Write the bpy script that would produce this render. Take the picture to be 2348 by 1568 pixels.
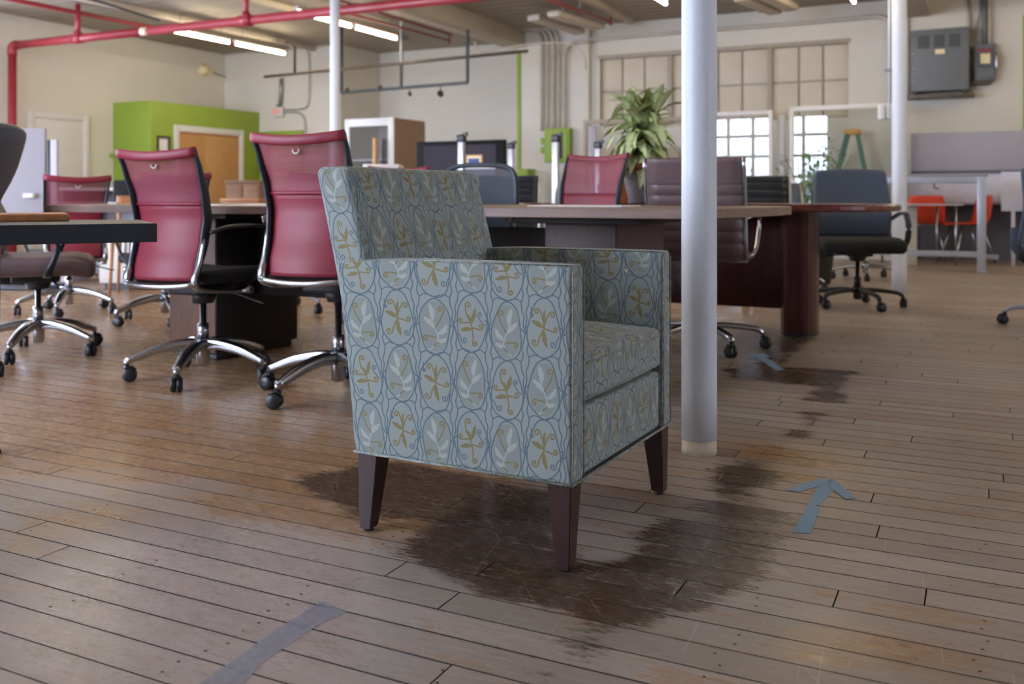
import bpy, bmesh, math, random
import numpy as np
from mathutils import Vector, Matrix, Euler
R = math.radians
rnd = random.Random(7)
SC = bpy.context.scene
COL = SC.collection
for o in list(bpy.data.objects): bpy.data.objects.remove(o)

# ------------------------------------------------------------------ camera
TH = R(26.4); CT, ST = math.cos(TH), math.sin(TH)
FPX, CX, HY, EYE = 2170.0, 1174.0, 448.0, 0.80
cam_data = bpy.data.cameras.new('camera'); cam = bpy.data.objects.new('camera', cam_data); COL.objects.link(cam)
cam.location = (0, 0, EYE); cam.rotation_euler = (R(90), 0, TH)
cam_data.sensor_width = 36; cam_data.lens = FPX/2348*36; cam_data.shift_y = -(784-HY)/2348
cam_data.dof.use_dof = True; cam_data.dof.focus_distance = 2.15; cam_data.dof.aperture_fstop = 4.0
cam_data.clip_start = 0.02
SC.camera = cam
SC.view_settings.view_transform = 'Standard'; SC.view_settings.look = 'None'
SC.view_settings.gamma = 1; SC.view_settings.use_curve_mapping = False
SC.view_settings.exposure = 0.30

# ------------------------------------------------------------------ world + light levels (tune here)
world = bpy.data.worlds.new('world'); SC.world = world; world.use_nodes = True
world.node_tree.nodes['Background'].inputs[0].default_value = (0.62, 0.75, 1.0, 1)
world.node_tree.nodes['Background'].inputs[1].default_value = 1.0
SKY_PANE = 22.0        # daylight panes behind the camera and in the added side windows
SKY_COL = (0.68, 0.78, 1.0)
TUBE = 38.0            # fluorescent tubes
TUBE_COL = (1.0, 0.86, 0.62)

CEIL = 3.40
XL, XR, YF, YB = -12.45, 6.5, -1.7, 13.45   # left wall, right wall, wall behind camera, window wall
YE, YREC = 13.22, 14.4                      # exit wall, recessed wall

def ray(px):
    a = (px-CX)/FPX
    return a*CT-ST, CT+a*ST                # dX, dY per unit depth
def at(px, py, d):
    rx, ry = ray(px); return Vector((rx*d, ry*d, EYE+(HY-py)/FPX*d))
def fl(px, py):
    d = EYE*FPX/(py-HY); rx, ry = ray(px); return Vector((rx*d, ry*d, 0))
def hz(px, py, h):
    d = (EYE-h)*FPX/(py-HY); rx, ry = ray(px); return Vector((rx*d, ry*d, h))
def onX(px, py, X):
    rx, ry = ray(px); return at(px, py, X/rx)
def onY(px, py, Y):
    rx, ry = ray(px); return at(px, py, Y/ry)

# ------------------------------------------------------------------ materials
def lin(c):
    return tuple(((v/255)/12.92 if v/255 <= .04045 else ((v/255+.055)/1.055)**2.4) for v in c)
class NT:
    def __init__(s, name):
        s.m = bpy.data.materials.new(name); s.m.use_nodes = True
        s.t = s.m.node_tree; s.b = s.t.nodes['Principled BSDF']; s.out = s.t.nodes['Material Output']
    def n(s, typ, **kw):
        nd = s.t.nodes.new(typ)
        for k, v in kw.items():
            if k.startswith('i_'):
                key = k[2:]
                key = int(key) if key.isdigit() else key.replace('_', ' ')
                nd.inputs[key].default_value = v
            else: setattr(nd, k, v)
        return nd
    def l(s, a, b): s.t.links.new(a, b)
    def math(s, op, a, b=None, clamp=False):
        nd = s.t.nodes.new('ShaderNodeMath'); nd.operation = op; nd.use_clamp = clamp
        for i, v in enumerate((a, b)):
            if v is None: continue
            if isinstance(v, (int, float)): nd.inputs[i].default_value = v
            else: s.l(v, nd.inputs[i])
        return nd.outputs[0]
    def mix(s, f, a, b, bt='MIX'):
        nd = s.t.nodes.new('ShaderNodeMix'); nd.data_type = 'RGBA'; nd.blend_type = bt
        for i, v in ((0, f), (6, a), (7, b)):
            if isinstance(v, (int, float)): nd.inputs[i].default_value = v
            elif isinstance(v, tuple): nd.inputs[i].default_value = (*v[:3], 1)
            else: s.l(v, nd.inputs[i])
        return nd.outputs[2]
    def noise(s, vec, scale, detail=3, rough=.5, scl=None):
        if scl is not None:
            mp = s.n('ShaderNodeMapping'); s.l(vec, mp.inputs[0]); mp.inputs['Scale'].default_value = scl; vec = mp.outputs[0]
        nd = s.n('ShaderNodeTexNoise'); s.l(vec, nd.inputs['Vector']); nd.inputs['Scale'].default_value = scale
        nd.inputs['Detail'].default_value = detail; nd.inputs['Roughness'].default_value = rough
        return nd.outputs['Fac']
    def ramp(s, f, lo, hi):
        nd = s.n('ShaderNodeMapRange'); nd.inputs[1].default_value = lo; nd.inputs[2].default_value = hi; nd.clamp = True
        s.l(f, nd.inputs[0]); return nd.outputs[0]
    def bump(s, h, strength=.3, dist=.002):
        nd = s.n('ShaderNodeBump'); nd.inputs['Strength'].default_value = strength; nd.inputs['Distance'].default_value = dist
        s.l(h, nd.inputs['Height']); s.l(nd.outputs[0], s.b.inputs['Normal'])
def pm(name, c, rough=.5, metal=0, var=.06, nscale=30, bump=0, scl=None, spec=.5, alpha=1, coat=0, c2=None, emit=None, sheen=0):
    t = NT(name); b = t.b; base = lin(c)
    b.inputs['Roughness'].default_value = rough; b.inputs['Metallic'].default_value = metal
    b.inputs['Specular IOR Level'].default_value = spec; b.inputs['Alpha'].default_value = alpha
    b.inputs['Coat Weight'].default_value = coat; b.inputs['Sheen Weight'].default_value = sheen
    tc = t.n('ShaderNodeTexCoord')
    f = t.noise(tc.outputs['Object'], nscale, 4, .6, scl)
    if c2 is None: d1 = tuple(v*(1-var) for v in base); d2 = tuple(min(1, v*(1+var)) for v in base)
    else: d1 = base; d2 = lin(c2)
    t.l(t.mix(t.ramp(f, .3, .7), d1, d2), b.inputs['Base Color'])
    if bump: t.bump(f, bump, .001)
    if emit:
        b.inputs['Emission Color'].default_value = (*emit[0], 1); b.inputs['Emission Strength'].default_value = emit[1]
    return t.m
def wood(name, c1, c2, rough=.4, axis=0, scale=1.0, coat=0):
    sc = [14, 14, 14]; sc[axis] = 1.2
    return pm(name, c1, rough, var=0, nscale=3*scale, c2=c2, scl=tuple(sc), coat=coat, bump=.05)

M = {}
M['wall'] = pm('wall_paint', (212, 205, 191), .65, nscale=1.2, var=.03)
M['ceil'] = pm('ceiling_paint', (156, 144, 130), .7, nscale=1.5, var=.08)
M['beam'] = pm('beam_paint', (196, 184, 168), .6, nscale=3, var=.05)
M['green'] = pm('green_paint', (140, 164, 56), .5, nscale=2, var=.04)
M['white'] = pm('white_paint', (214, 210, 204), .45, nscale=8, var=.03)
M['polepaint'] = pm('pole_paint', (216, 220, 228), .42, nscale=60, var=.03, bump=.35)
M['plaster'] = pm('raw_plaster', (205, 190, 165), .8, nscale=40, var=.12, bump=.4)
M['redpipe'] = pm('red_pipe_paint', (150, 44, 54), .4, nscale=6, var=.1)
M['conduit'] = pm('painted_conduit', (176, 166, 150), .5, nscale=8, var=.08)
M['steel'] = pm('galvanised_steel', (150, 150, 148), .45, metal=.6, nscale=12, var=.1)
M['blackmetal'] = pm('black_metal', (44, 44, 46), .45, metal=.3, nscale=20, var=.15)
M['bronze'] = pm('aged_pipe', (96, 84, 70), .5, metal=.4, nscale=10, var=.2)
M['chrome'] = pm('chrome', (178, 180, 186), .22, metal=1, nscale=30, var=.03)
M['alu'] = pm('satin_aluminium', (188, 192, 200), .3, metal=.85, nscale=40, var=.04)
M['silver'] = pm('silver_paint', (176, 184, 200), .35, metal=.3, nscale=30, var=.04)
M['plastic'] = pm('black_plastic', (30, 31, 34), .4, nscale=40, var=.15)
M['darkframe'] = pm('dark_blue_frame', (38, 46, 58), .38, nscale=40, var=.1)
M['blackseat'] = pm('black_fabric', (26, 27, 31), .8, nscale=200, var=.2, bump=.3)
M['taupe'] = pm('taupe_leather', (112, 92, 92), .42, nscale=90, var=.08, bump=.25)
M['taupedark'] = pm('grey_leather', (86, 80, 84), .4, nscale=90, var=.08, bump=.25)
M['bluegrey'] = pm('blue_grey_leather', (62, 74, 92), .42, nscale=90, var=.08, bump=.25)
M['slate'] = pm('slate_fabric', (72, 82, 98), .7, nscale=150, var=.12, bump=.25)
M['blackleather'] = pm('black_leather', (34, 38, 44), .38, nscale=90, var=.12, bump=.25)
M['laminate'] = wood('walnut_laminate', (140, 116, 104), (120, 97, 86), .42)
M['lamdark'] = wood('walnut_side', (104, 82, 78), (88, 68, 64), .6, axis=2)
M['lamside'] = wood('walnut_front', (118, 84, 68), (98, 68, 54), .45, axis=2)
M['espresso'] = wood('espresso_side', (40, 33, 34), (31, 26, 27), .6, axis=2)
M['espresso2'] = wood('espresso_front', (78, 62, 56), (64, 50, 45), .6, axis=2)
M['cherry'] = wood('cherry_top', (112, 52, 42), (86, 37, 32), .25, coat=.3)
M['cherryv'] = wood('cherry_leg', (84, 36, 35), (58, 25, 26), .28, axis=2, coat=.2)
M['blacktop'] = pm('black_table', (40, 48, 60), .4, nscale=30, var=.08)
M['oak'] = wood('oak', (196, 148, 92), (176, 128, 74), .5, axis=2)
M['oakh'] = wood('oak_flat', (186, 128, 80), (156, 100, 60), .45)
M['walnutpanel'] = wood('cabinet_walnut', (152, 126, 104), (132, 106, 86), .5, axis=2)
M['legwood'] = wood('mahogany_leg', (62, 32, 28), (44, 22, 20), .38, axis=2)
M['greyfab'] = pm('grey_panel_fabric', (158, 154, 160), .9, nscale=120, var=.05, bump=.2)
M['lilac'] = pm('pale_panel', (196, 194, 206), .6, nscale=20, var=.04)
M['credbrown'] = wood('credenza_brown', (138, 98, 64), (116, 80, 50), .5)
M['darkgrey'] = pm('dark_grey_panel', (96, 94, 100), .8, nscale=60, var=.08)
M['transf'] = pm('transformer_grey', (106, 108, 110), .5, nscale=10, var=.05)
M['vent'] = pm('vent_dark', (58, 54, 52), .7, nscale=30, var=.2)
M['cream2'] = pm('beige_board', (178, 164, 142), .7, nscale=10, var=.04)
M['cream'] = pm('cream_label', (232, 214, 168), .6, nscale=20, var=.04)
M['paper'] = pm('paper', (232, 230, 226), .7, nscale=20, var=.02)
M['orange'] = pm('orange_shell', (206, 66, 36), .4, nscale=30, var=.06)
M['tape'] = pm('blue_tape', (142, 174, 204), .6, nscale=90, var=.06, bump=.2)
M['oldtape'] = pm('worn_clear_tape', (158, 164, 182), .28, nscale=60, var=.25, bump=.3, alpha=.5)
M['soil'] = pm('potting_soil', (46, 36, 30), .9, nscale=80, var=.3, bump=.8)
M['terra'] = pm('glazed_brown', (150, 84, 44), .3, nscale=12, var=.25)
M['rim'] = pm('red_rim', (128, 58, 40), .35, nscale=12, var=.2)
M['stone'] = pm('mottled_stone', (104, 96, 98), .55, nscale=60, c2=(150, 142, 142), bump=.4)
M['ladgreen'] = pm('ladder_green', (38, 112, 84), .45, nscale=20, var=.08)
M['ladyel'] = pm('ladder_yellow', (236, 172, 30), .45, nscale=20, var=.06)
M['screen'] = pm('tv_screen', (58, 54, 62), .6, nscale=2, var=.05, spec=.15)
M['tvblack'] = pm('tv_bezel', (20, 20, 22), .6, nscale=20, var=.1, spec=.15)
M['exitred'] = pm('exit_red', (214, 52, 44), .5, nscale=20, var=.02, emit=(lin((214, 60, 50)), .6))
M['tube'] = pm('lit_tube', (255, 250, 235), .5, var=0, emit=(TUBE_COL, TUBE))
M['sky'] = pm('daylight_pane', (230, 240, 255), .5, var=0, emit=(SKY_COL, SKY_PANE))
M['ink'] = pm('grey_ink', (90, 92, 86), .7)
M['blueprint'] = pm('blue_print', (40, 60, 130), .5, nscale=30, var=.2)
M['leafg'] = pm('fern_green', (74, 122, 58), .5, nscale=30, c2=(46, 88, 38))
M['bamboo'] = pm('bamboo_green', (112, 150, 92), .5, nscale=30, c2=(66, 110, 60))
M['stem'] = pm('green_stem', (110, 128, 62), .5, nscale=30, var=.15)
M['gap'] = pm('subfloor_dark', (34, 27, 23), .9, nscale=30, var=.2)
M['bluepot'] = pm('blue_grey_pot', (92, 104, 118), .4, nscale=20, var=.1)

# red mesh: woven, part see-through
def mesh_mat(name, c, alpha, spec=.4):
    t = NT(name); b = t.b
    b.inputs['Roughness'].default_value = .45; b.inputs['Specular IOR Level'].default_value = spec
    tc = t.n('ShaderNodeTexCoord')
    sep = t.n('ShaderNodeSeparateXYZ'); t.l(tc.outputs['Object'], sep.inputs[0])
    w = t.math('SINE', t.math('MULTIPLY', sep.outputs[2], 2*math.pi/.0065))
    w2 = t.math('SINE', t.math('MULTIPLY', sep.outputs[0], 2*math.pi/.004))
    f = t.math('ADD', t.math('MULTIPLY', w, .5), .5)
    base = lin(c)
    t.l(t.mix(f, tuple(v*.72 for v in base), tuple(min(1, v*1.15) for v in base)), b.inputs['Base Color'])
    al = t.math('ADD', t.math('MULTIPLY', t.math('ADD', w, w2), .08), alpha, True)
    t.l(al, b.inputs['Alpha'])
    t.bump(f, .3, .001)
    return t.m
M['redmesh'] = mesh_mat('red_mesh', (158, 80, 96), .66)
M['redmeshlow'] = mesh_mat('red_mesh_dense', (146, 50, 66), .92)
M['redrail'] = pm('red_fabric_rail', (132, 32, 52), .5, nscale=80, var=.1, bump=.2)
M['blackmesh'] = mesh_mat('black_mesh', (44, 52, 64), .86)
M['greymesh'] = mesh_mat('grey_mesh', (96, 104, 120), .9)

def glass_mat(name, tint=(1, 1, 1)):
    m = bpy.data.materials.new(name); m.use_nodes = True; t = m.node_tree; t.nodes.clear()
    out = t.nodes.new('ShaderNodeOutputMaterial'); mx = t.nodes.new('ShaderNodeMixShader')
    tr = t.nodes.new('ShaderNodeBsdfTransparent'); gl = t.nodes.new('ShaderNodeBsdfGlossy'); fr = t.nodes.new('ShaderNodeFresnel')
    tr.inputs[0].default_value = (*tint, 1); gl.inputs['Roughness'].default_value = .0; fr.inputs[0].default_value = 1.6
    t.links.new(fr.outputs[0], mx.inputs[0]); t.links.new(tr.outputs[0], mx.inputs[1]); t.links.new(gl.outputs[0], mx.inputs[2])
    t.links.new(mx.outputs[0], out.inputs[0]); return m
M['glass'] = glass_mat('clear_glass', (.93, .95, .95))

# variegated leaf: pale midrib, dark green margin
def leaf_mat():
    t = NT('variegated_leaf'); b = t.b
    at_ = t.n('ShaderNodeAttribute', attribute_name='lw')
    tc = t.n('ShaderNodeTexCoord')
    n = t.noise(tc.outputs['Object'], 60, 3, .6, (1, .35, 1))
    f = t.math('ADD', at_.outputs['Fac'], t.math('MULTIPLY', t.math('SUBTRACT', n, .5), .9))
    c = t.mix(t.ramp(f, .25, .6), lin((196, 206, 150)), lin((44, 84, 52)))
    t.l(c, b.inputs['Base Color']); b.inputs['Roughness'].default_value = .38
    return t.m
M['vleaf'] = leaf_mat()

# ------------------------------------------------------------------ mesh builder
class MB:
    def __init__(s): s.v = []; s.f = []; s.sm = []; s.ruv = {}
    def add(s, vs, fs, smooth=False):
        o = len(s.v); s.v += [tuple(v) for v in vs]
        for f in fs: s.f.append([i+o for i in f]); s.sm.append(smooth)
        return s
    def box(s, x0, x1, y0, y1, z0, z1):
        vs = [(x, y, z) for z in (z0, z1) for y in (y0, y1) for x in (x0, x1)]
        return s.add(vs, [(0, 2, 3, 1), (4, 5, 7, 6), (0, 1, 5, 4), (2, 6, 7, 3), (0, 4, 6, 2), (1, 3, 7, 5)])
    def cbox(s, x0, x1, y0, y1, z0, z1, c=.004):
        # box with chamfered edges
        cx, cy, cz = (x0+x1)/2, (y0+y1)/2, (z0+z1)/2; hx, hy, hzz = abs(x1-x0)/2, abs(y1-y0)/2, abs(z1-z0)/2
        c = min(c, hx*.49, hy*.49, hzz*.49)
        return s.rbox(cx, cy, cz, hx, hy, hzz, c, m=1, n=1)
    def bar(s, p0, p1, w, h, up=(0, 0, 1), w1=None, h1=None):
        p0 = Vector(p0); p1 = Vector(p1); d = (p1-p0).normalized(); up = Vector(up)
        if abs(d.dot(up)) > .98: up = Vector((0, 1, 0))
        sx = d.cross(up).normalized(); sz = sx.cross(d)
        w1 = w if w1 is None else w1; h1 = h if h1 is None else h1; vs = []
        for p, ww, hh in ((p0, w, h), (p1, w1, h1)):
            for a, b_ in ((-1, -1), (1, -1), (1, 1), (-1, 1)): vs.append(p+sx*a*ww/2+sz*b_*hh/2)
        return s.add(vs, [(0, 1, 2, 3), (7, 6, 5, 4), (0, 4, 5, 1), (1, 5, 6, 2), (2, 6, 7, 3), (3, 7, 4, 0)])
    def sweep(s, pts, ws, hs, up=(0, 0, 1), seg=12, power=.5, closed_caps=True):
        # superelliptic section swept along pts; ws, hs lists or numbers
        pts = [Vector(p) for p in pts]; n = len(pts); up0 = Vector(up); vs = []; fs = []
        W = ws if isinstance(ws, (list, tuple)) else [ws]*n; H = hs if isinstance(hs, (list, tuple)) else [hs]*n
        for i, p in enumerate(pts):
            d = (pts[min(i+1, n-1)]-pts[max(i-1, 0)]).normalized()
            sx = d.cross(up0)
            if sx.length < .05: sx = Vector((1, 0, 0))
            sx.normalize(); sz = sx.cross(d)
            for k in range(seg):
                a = 2*math.pi*k/seg; ca, sa = math.cos(a), math.sin(a)
                ca = math.copysign(abs(ca)**power, ca); sa = math.copysign(abs(sa)**power, sa)
                vs.append(p+sx*ca*W[i]/2+sz*sa*H[i]/2)
        for i in range(n-1):
            for k in range(seg):
                a, b_ = i*seg+k, i*seg+(k+1) % seg
                fs.append((a, b_, b_+seg, a+seg))
        s.add(vs, fs, True)
        o = len(s.v)-len(vs)
        s.f.append([o+k for k in range(seg)][::-1]); s.sm.append(False)
        s.f.append([o+(n-1)*seg+k for k in range(seg)]); s.sm.append(False)
        return s
    def tube(s, pts, r, seg=10):
        pts = [Vector(p) for p in pts]; n = len(pts); vs = []; fs = []
        d0 = (pts[1]-pts[0]).normalized(); nrm = d0.orthogonal().normalized()
        Rr = r if isinstance(r, (list, tuple)) else [r]*n
        for i, p in enumerate(pts):
            d = (pts[min(i+1, n-1)]-pts[max(i-1, 0)]).normalized()
            nrm = (nrm-d*nrm.dot(d)); nrm = nrm.normalized() if nrm.length > 1e-6 else d.orthogonal().normalized()
            bn = d.cross(nrm)
            for k in range(seg):
                a = 2*math.pi*k/seg; vs.append(p+(nrm*math.cos(a)+bn*math.sin(a))*Rr[i])
        for i in range(n-1):
            for k in range(seg):
                a, b_ = i*seg+k, i*seg+(k+1) % seg; fs.append((a, b_, b_+seg, a+seg))
        s.add(vs, fs, True); o = len(s.v)-len(vs)
        s.f.append([o+k for k in range(seg)][::-1]); s.sm.append(False)
        s.f.append([o+(n-1)*seg+k for k in range(seg)]); s.sm.append(False)
        return s
    def cyl(s, x, y, z0, z1, r, r1=None, seg=20):
        return s.lathe([(r, z0), (r if r1 is None else r1, z1)], (x, y, 0), seg)
    def lathe(s, prof, c=(0, 0, 0), seg=24, cap=True):
        vs = []; fs = []; n = len(prof)
        for r, z in prof:
            for k in range(seg):
                a = 2*math.pi*k/seg; vs.append((c[0]+r*math.cos(a), c[1]+r*math.sin(a), c[2]+z))
        for i in range(n-1):
            for k in range(seg):
                a, b_ = i*seg+k, i*seg+(k+1) % seg; fs.append((a, b_, b_+seg, a+seg))
        s.add(vs, fs, True); o = len(s.v)-len(vs)
        if cap:
            s.f.append([o+k for k in range(seg)][::-1]); s.sm.append(False)
            s.f.append([o+(n-1)*seg+k for k in range(seg)]); s.sm.append(False)
        return s
    def prism(s, poly, z0, z1, bev=0, smooth=False):
        n = len(poly); vs = []
        c = (sum(p[0] for p in poly)/n, sum(p[1] for p in poly)/n)
        rings = [(0, z0), (0, z1)] if not bev else [(bev, z0), (0, z0+bev), (0, z1-bev), (bev, z1)]
        for ins, z in rings:
            for p in poly:
                L = math.hypot(p[0]-c[0], p[1]-c[1]) or 1; k = 1-ins/L
                vs.append((c[0]+(p[0]-c[0])*k, c[1]+(p[1]-c[1])*k, z))
        fs = []
        for i in range(len(rings)-1):
            for k in range(n): a, b_ = i*n+k, i*n+(k+1) % n; fs.append((a, b_, b_+n, a+n))
        s.add(vs, fs, smooth); o = len(s.v)-len(vs)
        s.f.append([o+k for k in range(n)][::-1]); s.sm.append(False)
        s.f.append([o+(len(rings)-1)*n+k for k in range(n)]); s.sm.append(False)
        return s
    def rbox(s, cx, cy, cz, hx, hy, hz_, r, m=4, n=6, deform=None):
        H = (hx, hy, hz_); G = []
        for h in H:
            rr = min(r, h*.999); inner = h-rr; g = []
            for k in range(m+1): g.append(-h+rr*(1-math.cos(math.pi/2*k/m))*1.0 if False else -h+rr*k/m)
            for k in range(1, n): g.append(-inner+2*inner*k/n)
            for k in range(m+1): g.append(inner+rr*k/m)
            G.append(g)
        key = {}; vs = []; fs = []
        def vid(p):
            k = (round(p[0], 6), round(p[1], 6), round(p[2], 6))
            if k in key: return key[k]
            q = [max(-(H[i]-r), min(H[i]-r, p[i])) for i in range(3)]; dd = Vector([p[i]-q[i] for i in range(3)])
            o = Vector(q)
            if dd.length > 1e-9:
                # parametrise evenly around the arc
                o = o+dd.normalized()*r
            if deform: o = Vector(deform(o.x, o.y, o.z))
            key[k] = len(vs); vs.append((o.x+cx, o.y+cy, o.z+cz)); return key[k]
        s.ruv = getattr(s, 'ruv', {})
        for ax in range(3):
            u, w = (ax+1) % 3, (ax+2) % 3
            for sg in (-1, 1):
                for i in range(len(G[u])-1):
                    for j in range(len(G[w])-1):
                        q = []
                        for a, b_ in ((i, j), (i+1, j), (i+1, j+1), (i, j+1)):
                            p = [0, 0, 0]; p[ax] = sg*H[ax]; p[u] = G[u][a]; p[w] = G[w][b_]; q.append(tuple(p))
                        ids = [vid(p) for p in q]
                        if sg < 0: ids = ids[::-1]; q = q[::-1]
                        if len(set(ids)) < 3: continue
                        s.ruv[len(s.f)+len(fs)] = (ax, [(p[0]+cx, p[1]+cy, p[2]+cz) for p in q])
                        fs.append(tuple(ids))
        return s.add(vs, fs, True)
    def mesh(s, name, uv=None):
        me = bpy.data.meshes.new(name); me.from_pydata(s.v, [], s.f); me.update()
        me.polygons.foreach_set('use_smooth', s.sm)
        if uv: 
            ul = me.uv_layers.new(name='UVMap')
            for p in me.polygons:
                info = s.ruv.get(p.index)
                for k, li in enumerate(p.loop_indices):
                    if info: ul.data[li].uv = uv(info[0], info[1][k])
                    else:
                        n = p.normal; ax = max(range(3), key=lambda i: abs(n[i])); co = me.vertices[me.loops[li].vertex_index].co
                        ul.data[li].uv = uv(ax, co)
        me.validate()
        return me
    def build(s, name, mat, parent=None, uv=None, loc=None, rot=None, kind=None, edge=True):
        me = s.mesh(name, uv); me.materials.append(mat if not isinstance(mat, str) else M[mat])
        return link(name, me, parent, loc, rot, kind)
def link(name, me, parent=None, loc=None, rot=None, kind=None):
    o = bpy.data.objects.new(name, me); COL.objects.link(o)
    if parent: o.parent = parent
    if loc is not None: o.location = loc
    if rot is not None: o.rotation_euler = rot
    if kind: o['kind'] = kind
    return o
def tag(o, label, cat, group=None):
    o['label'] = label; o['category'] = cat
    if group: o['group'] = group
    return o
def thing(name, label, cat, loc=(0, 0, 0), rz=0, group=None):
    o = bpy.data.objects.new(name, None); COL.objects.link(o); o.empty_display_size = .1
    o.location = loc; o.rotation_euler = (0, 0, rz); return tag(o, label, cat, group)
CACHE = {}
def cpart(key, name, fn, mat, parent, loc=None, rot=None, label=None):
    k = (key, mat)
    if k not in CACHE:
        mb = fn(); me = mb.mesh(name); me.materials.append(M[mat]); CACHE[k] = me
    o = link(name, CACHE[k], parent, loc, rot)
    if label: o['label'] = label
    return o
def smooth_path(ctrl, n=8):
    P = [Vector(p) for p in ctrl]; out = []
    P2 = [P[0]*2-P[1]]+P+[P[-1]*2-P[-2]]
    for i in range(1, len(P2)-2):
        for k in range(n):
            t = k/n; a, b_, c, d = P2[i-1], P2[i], P2[i+1], P2[i+2]
            out.append(.5*((2*b_)+(c-a)*t+(2*a-5*b_+4*c-d)*t*t+(3*b_-a-3*c+d)*t**3))
    out.append(P[-1]); return out
# ================================================================== floor
def fpoly(pts): return [(fl(*p).x, fl(*p).y) for p in pts]
def build_mask():
    N = 1100; x0, x1, y0, y1 = -8.5, 1.6, .4, 9.0          # floor region in metres
    xs = x0+(np.arange(N)+.5)/N*(x1-x0); ys = y0+(np.arange(N)+.5)/N*(y1-y0)
    X, Y = np.meshgrid(xs, ys)
    def fill(img, poly, val=1.0):
        inside = np.zeros_like(X, bool); n = len(poly)
        for i in range(n):
            ax, ay = poly[i]; bx, by = poly[(i+1) % n]
            if abs(by-ay) < 1e-9: continue
            c = ((ay > Y) != (by > Y)) & (X < (bx-ax)*(Y-ay)/(by-ay)+ax); inside ^= c
        img[inside] = val
    def blur(img, k):
        for _ in range(2):
            for ax in (0, 1):
                p = np.cumsum(np.concatenate([np.repeat(np.take(img, [0], ax), k+1, ax), img, np.repeat(np.take(img, [-1], ax), k, ax)], ax), ax)
                a = np.take(p, range(2*k+1, 2*k+1+N), ax); b_ = np.take(p, range(0, N), ax); img = (a-b_)/(2*k+1)
        return img
    D = np.zeros((N, N)); V = np.zeros((N, N)); P = np.zeros((N, N))
    for poly in (
        [(905, 1275), (960, 1215), (1090, 1165), (1250, 1150), (1270, 1235), (1330, 1260), (1330, 1290), (1560, 1300), (1600, 1330), (1580, 1400), (1500, 1440), (1400, 1436), (1250, 1395), (1100, 1365), (1010, 1322)],  # dark stain under the armchair, with part of its shadow painted in
        [(1650, 1060), (1750, 1050), (1790, 1100), (1720, 1130), (1815, 1165), (1825, 1235), (1790, 1268), (1765, 1325), (1700, 1340), (1690, 1378), (1590, 1400), (1500, 1330), (1440, 1290), (1450, 1230), (1520, 1180), (1600, 1180), (1620, 1120)],
        [(1345, 1400), (1450, 1415), (1395, 1500), (1330, 1515), (1250, 1500), (1290, 1455)],
        [(1215, 1530), (1300, 1515), (1290, 1568), (1190, 1568)],
        [(1795, 1008), (1805, 985), (1835, 982), (1830, 945), (1892, 948), (1870, 985), (1850, 1008)],
        [(1840, 918), (1880, 880), (1955, 872), (1935, 895), (1950, 925)],
        [(1660, 845), (1700, 838), (1962, 850), (1950, 872), (1880, 885), (1670, 866)],
        [(1690, 838), (1800, 765), (1880, 765), (1795, 838)],
        [(660, 1095), (900, 1060), (1290, 1130), (1290, 1230), (1010, 1190), (800, 1190)]):
        fill(D, fpoly(poly), .92)
    for poly in (
        [(380, 1170), (560, 1090), (800, 1000), (1000, 1040), (1250, 1120), (1000, 1250), (810, 1225), (640, 1210), (560, 1205)],
        [(-200, 1040), (-200, 600), (1900, 600), (1800, 700), (1560, 800), (810, 830), (815, 1030), (520, 1100), (330, 1120), (60, 1100)],
        [(0, 1180), (260, 1150), (330, 1190), (180, 1240), (0, 1290)], [(1700, 1440), (1950, 1400), (2348, 1500), (2300, 1568), (1800, 1540)],
        [(1240, 1420), (1420, 1380), (1480, 1440), (1620, 1435), (1590, 1480), (1440, 1460), (1320, 1480)],
        [(1650, 1010), (1760, 1012), (1980, 1050), (1900, 1120), (1700, 1080)]):
        fill(V, fpoly(poly))
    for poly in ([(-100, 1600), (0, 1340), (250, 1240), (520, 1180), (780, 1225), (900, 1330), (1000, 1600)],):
        fill(P, fpoly(poly))  # pale patch: daylight sheen painted over the greyer worn boards
    fill(V, fpoly([(950, 1240), (1300, 1300), (1650, 1340), (1450, 1425), (1250, 1400), (1080, 1330)]), .7)
    D = blur(D, 3); V = blur(V, 8); P = blur(P, 8)
    img = bpy.data.images.new('floor_wear_and_light', N, N, float_buffer=False); img.colorspace_settings.name = 'Non-Color'
    a = np.ones((N, N, 4), np.float32); a[..., 0] = D; a[..., 1] = V; a[..., 2] = P
    img.pixels.foreach_set(a.ravel()); img.update(); img.pack()
    return img, (x0, x1, y0, y1)
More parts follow.
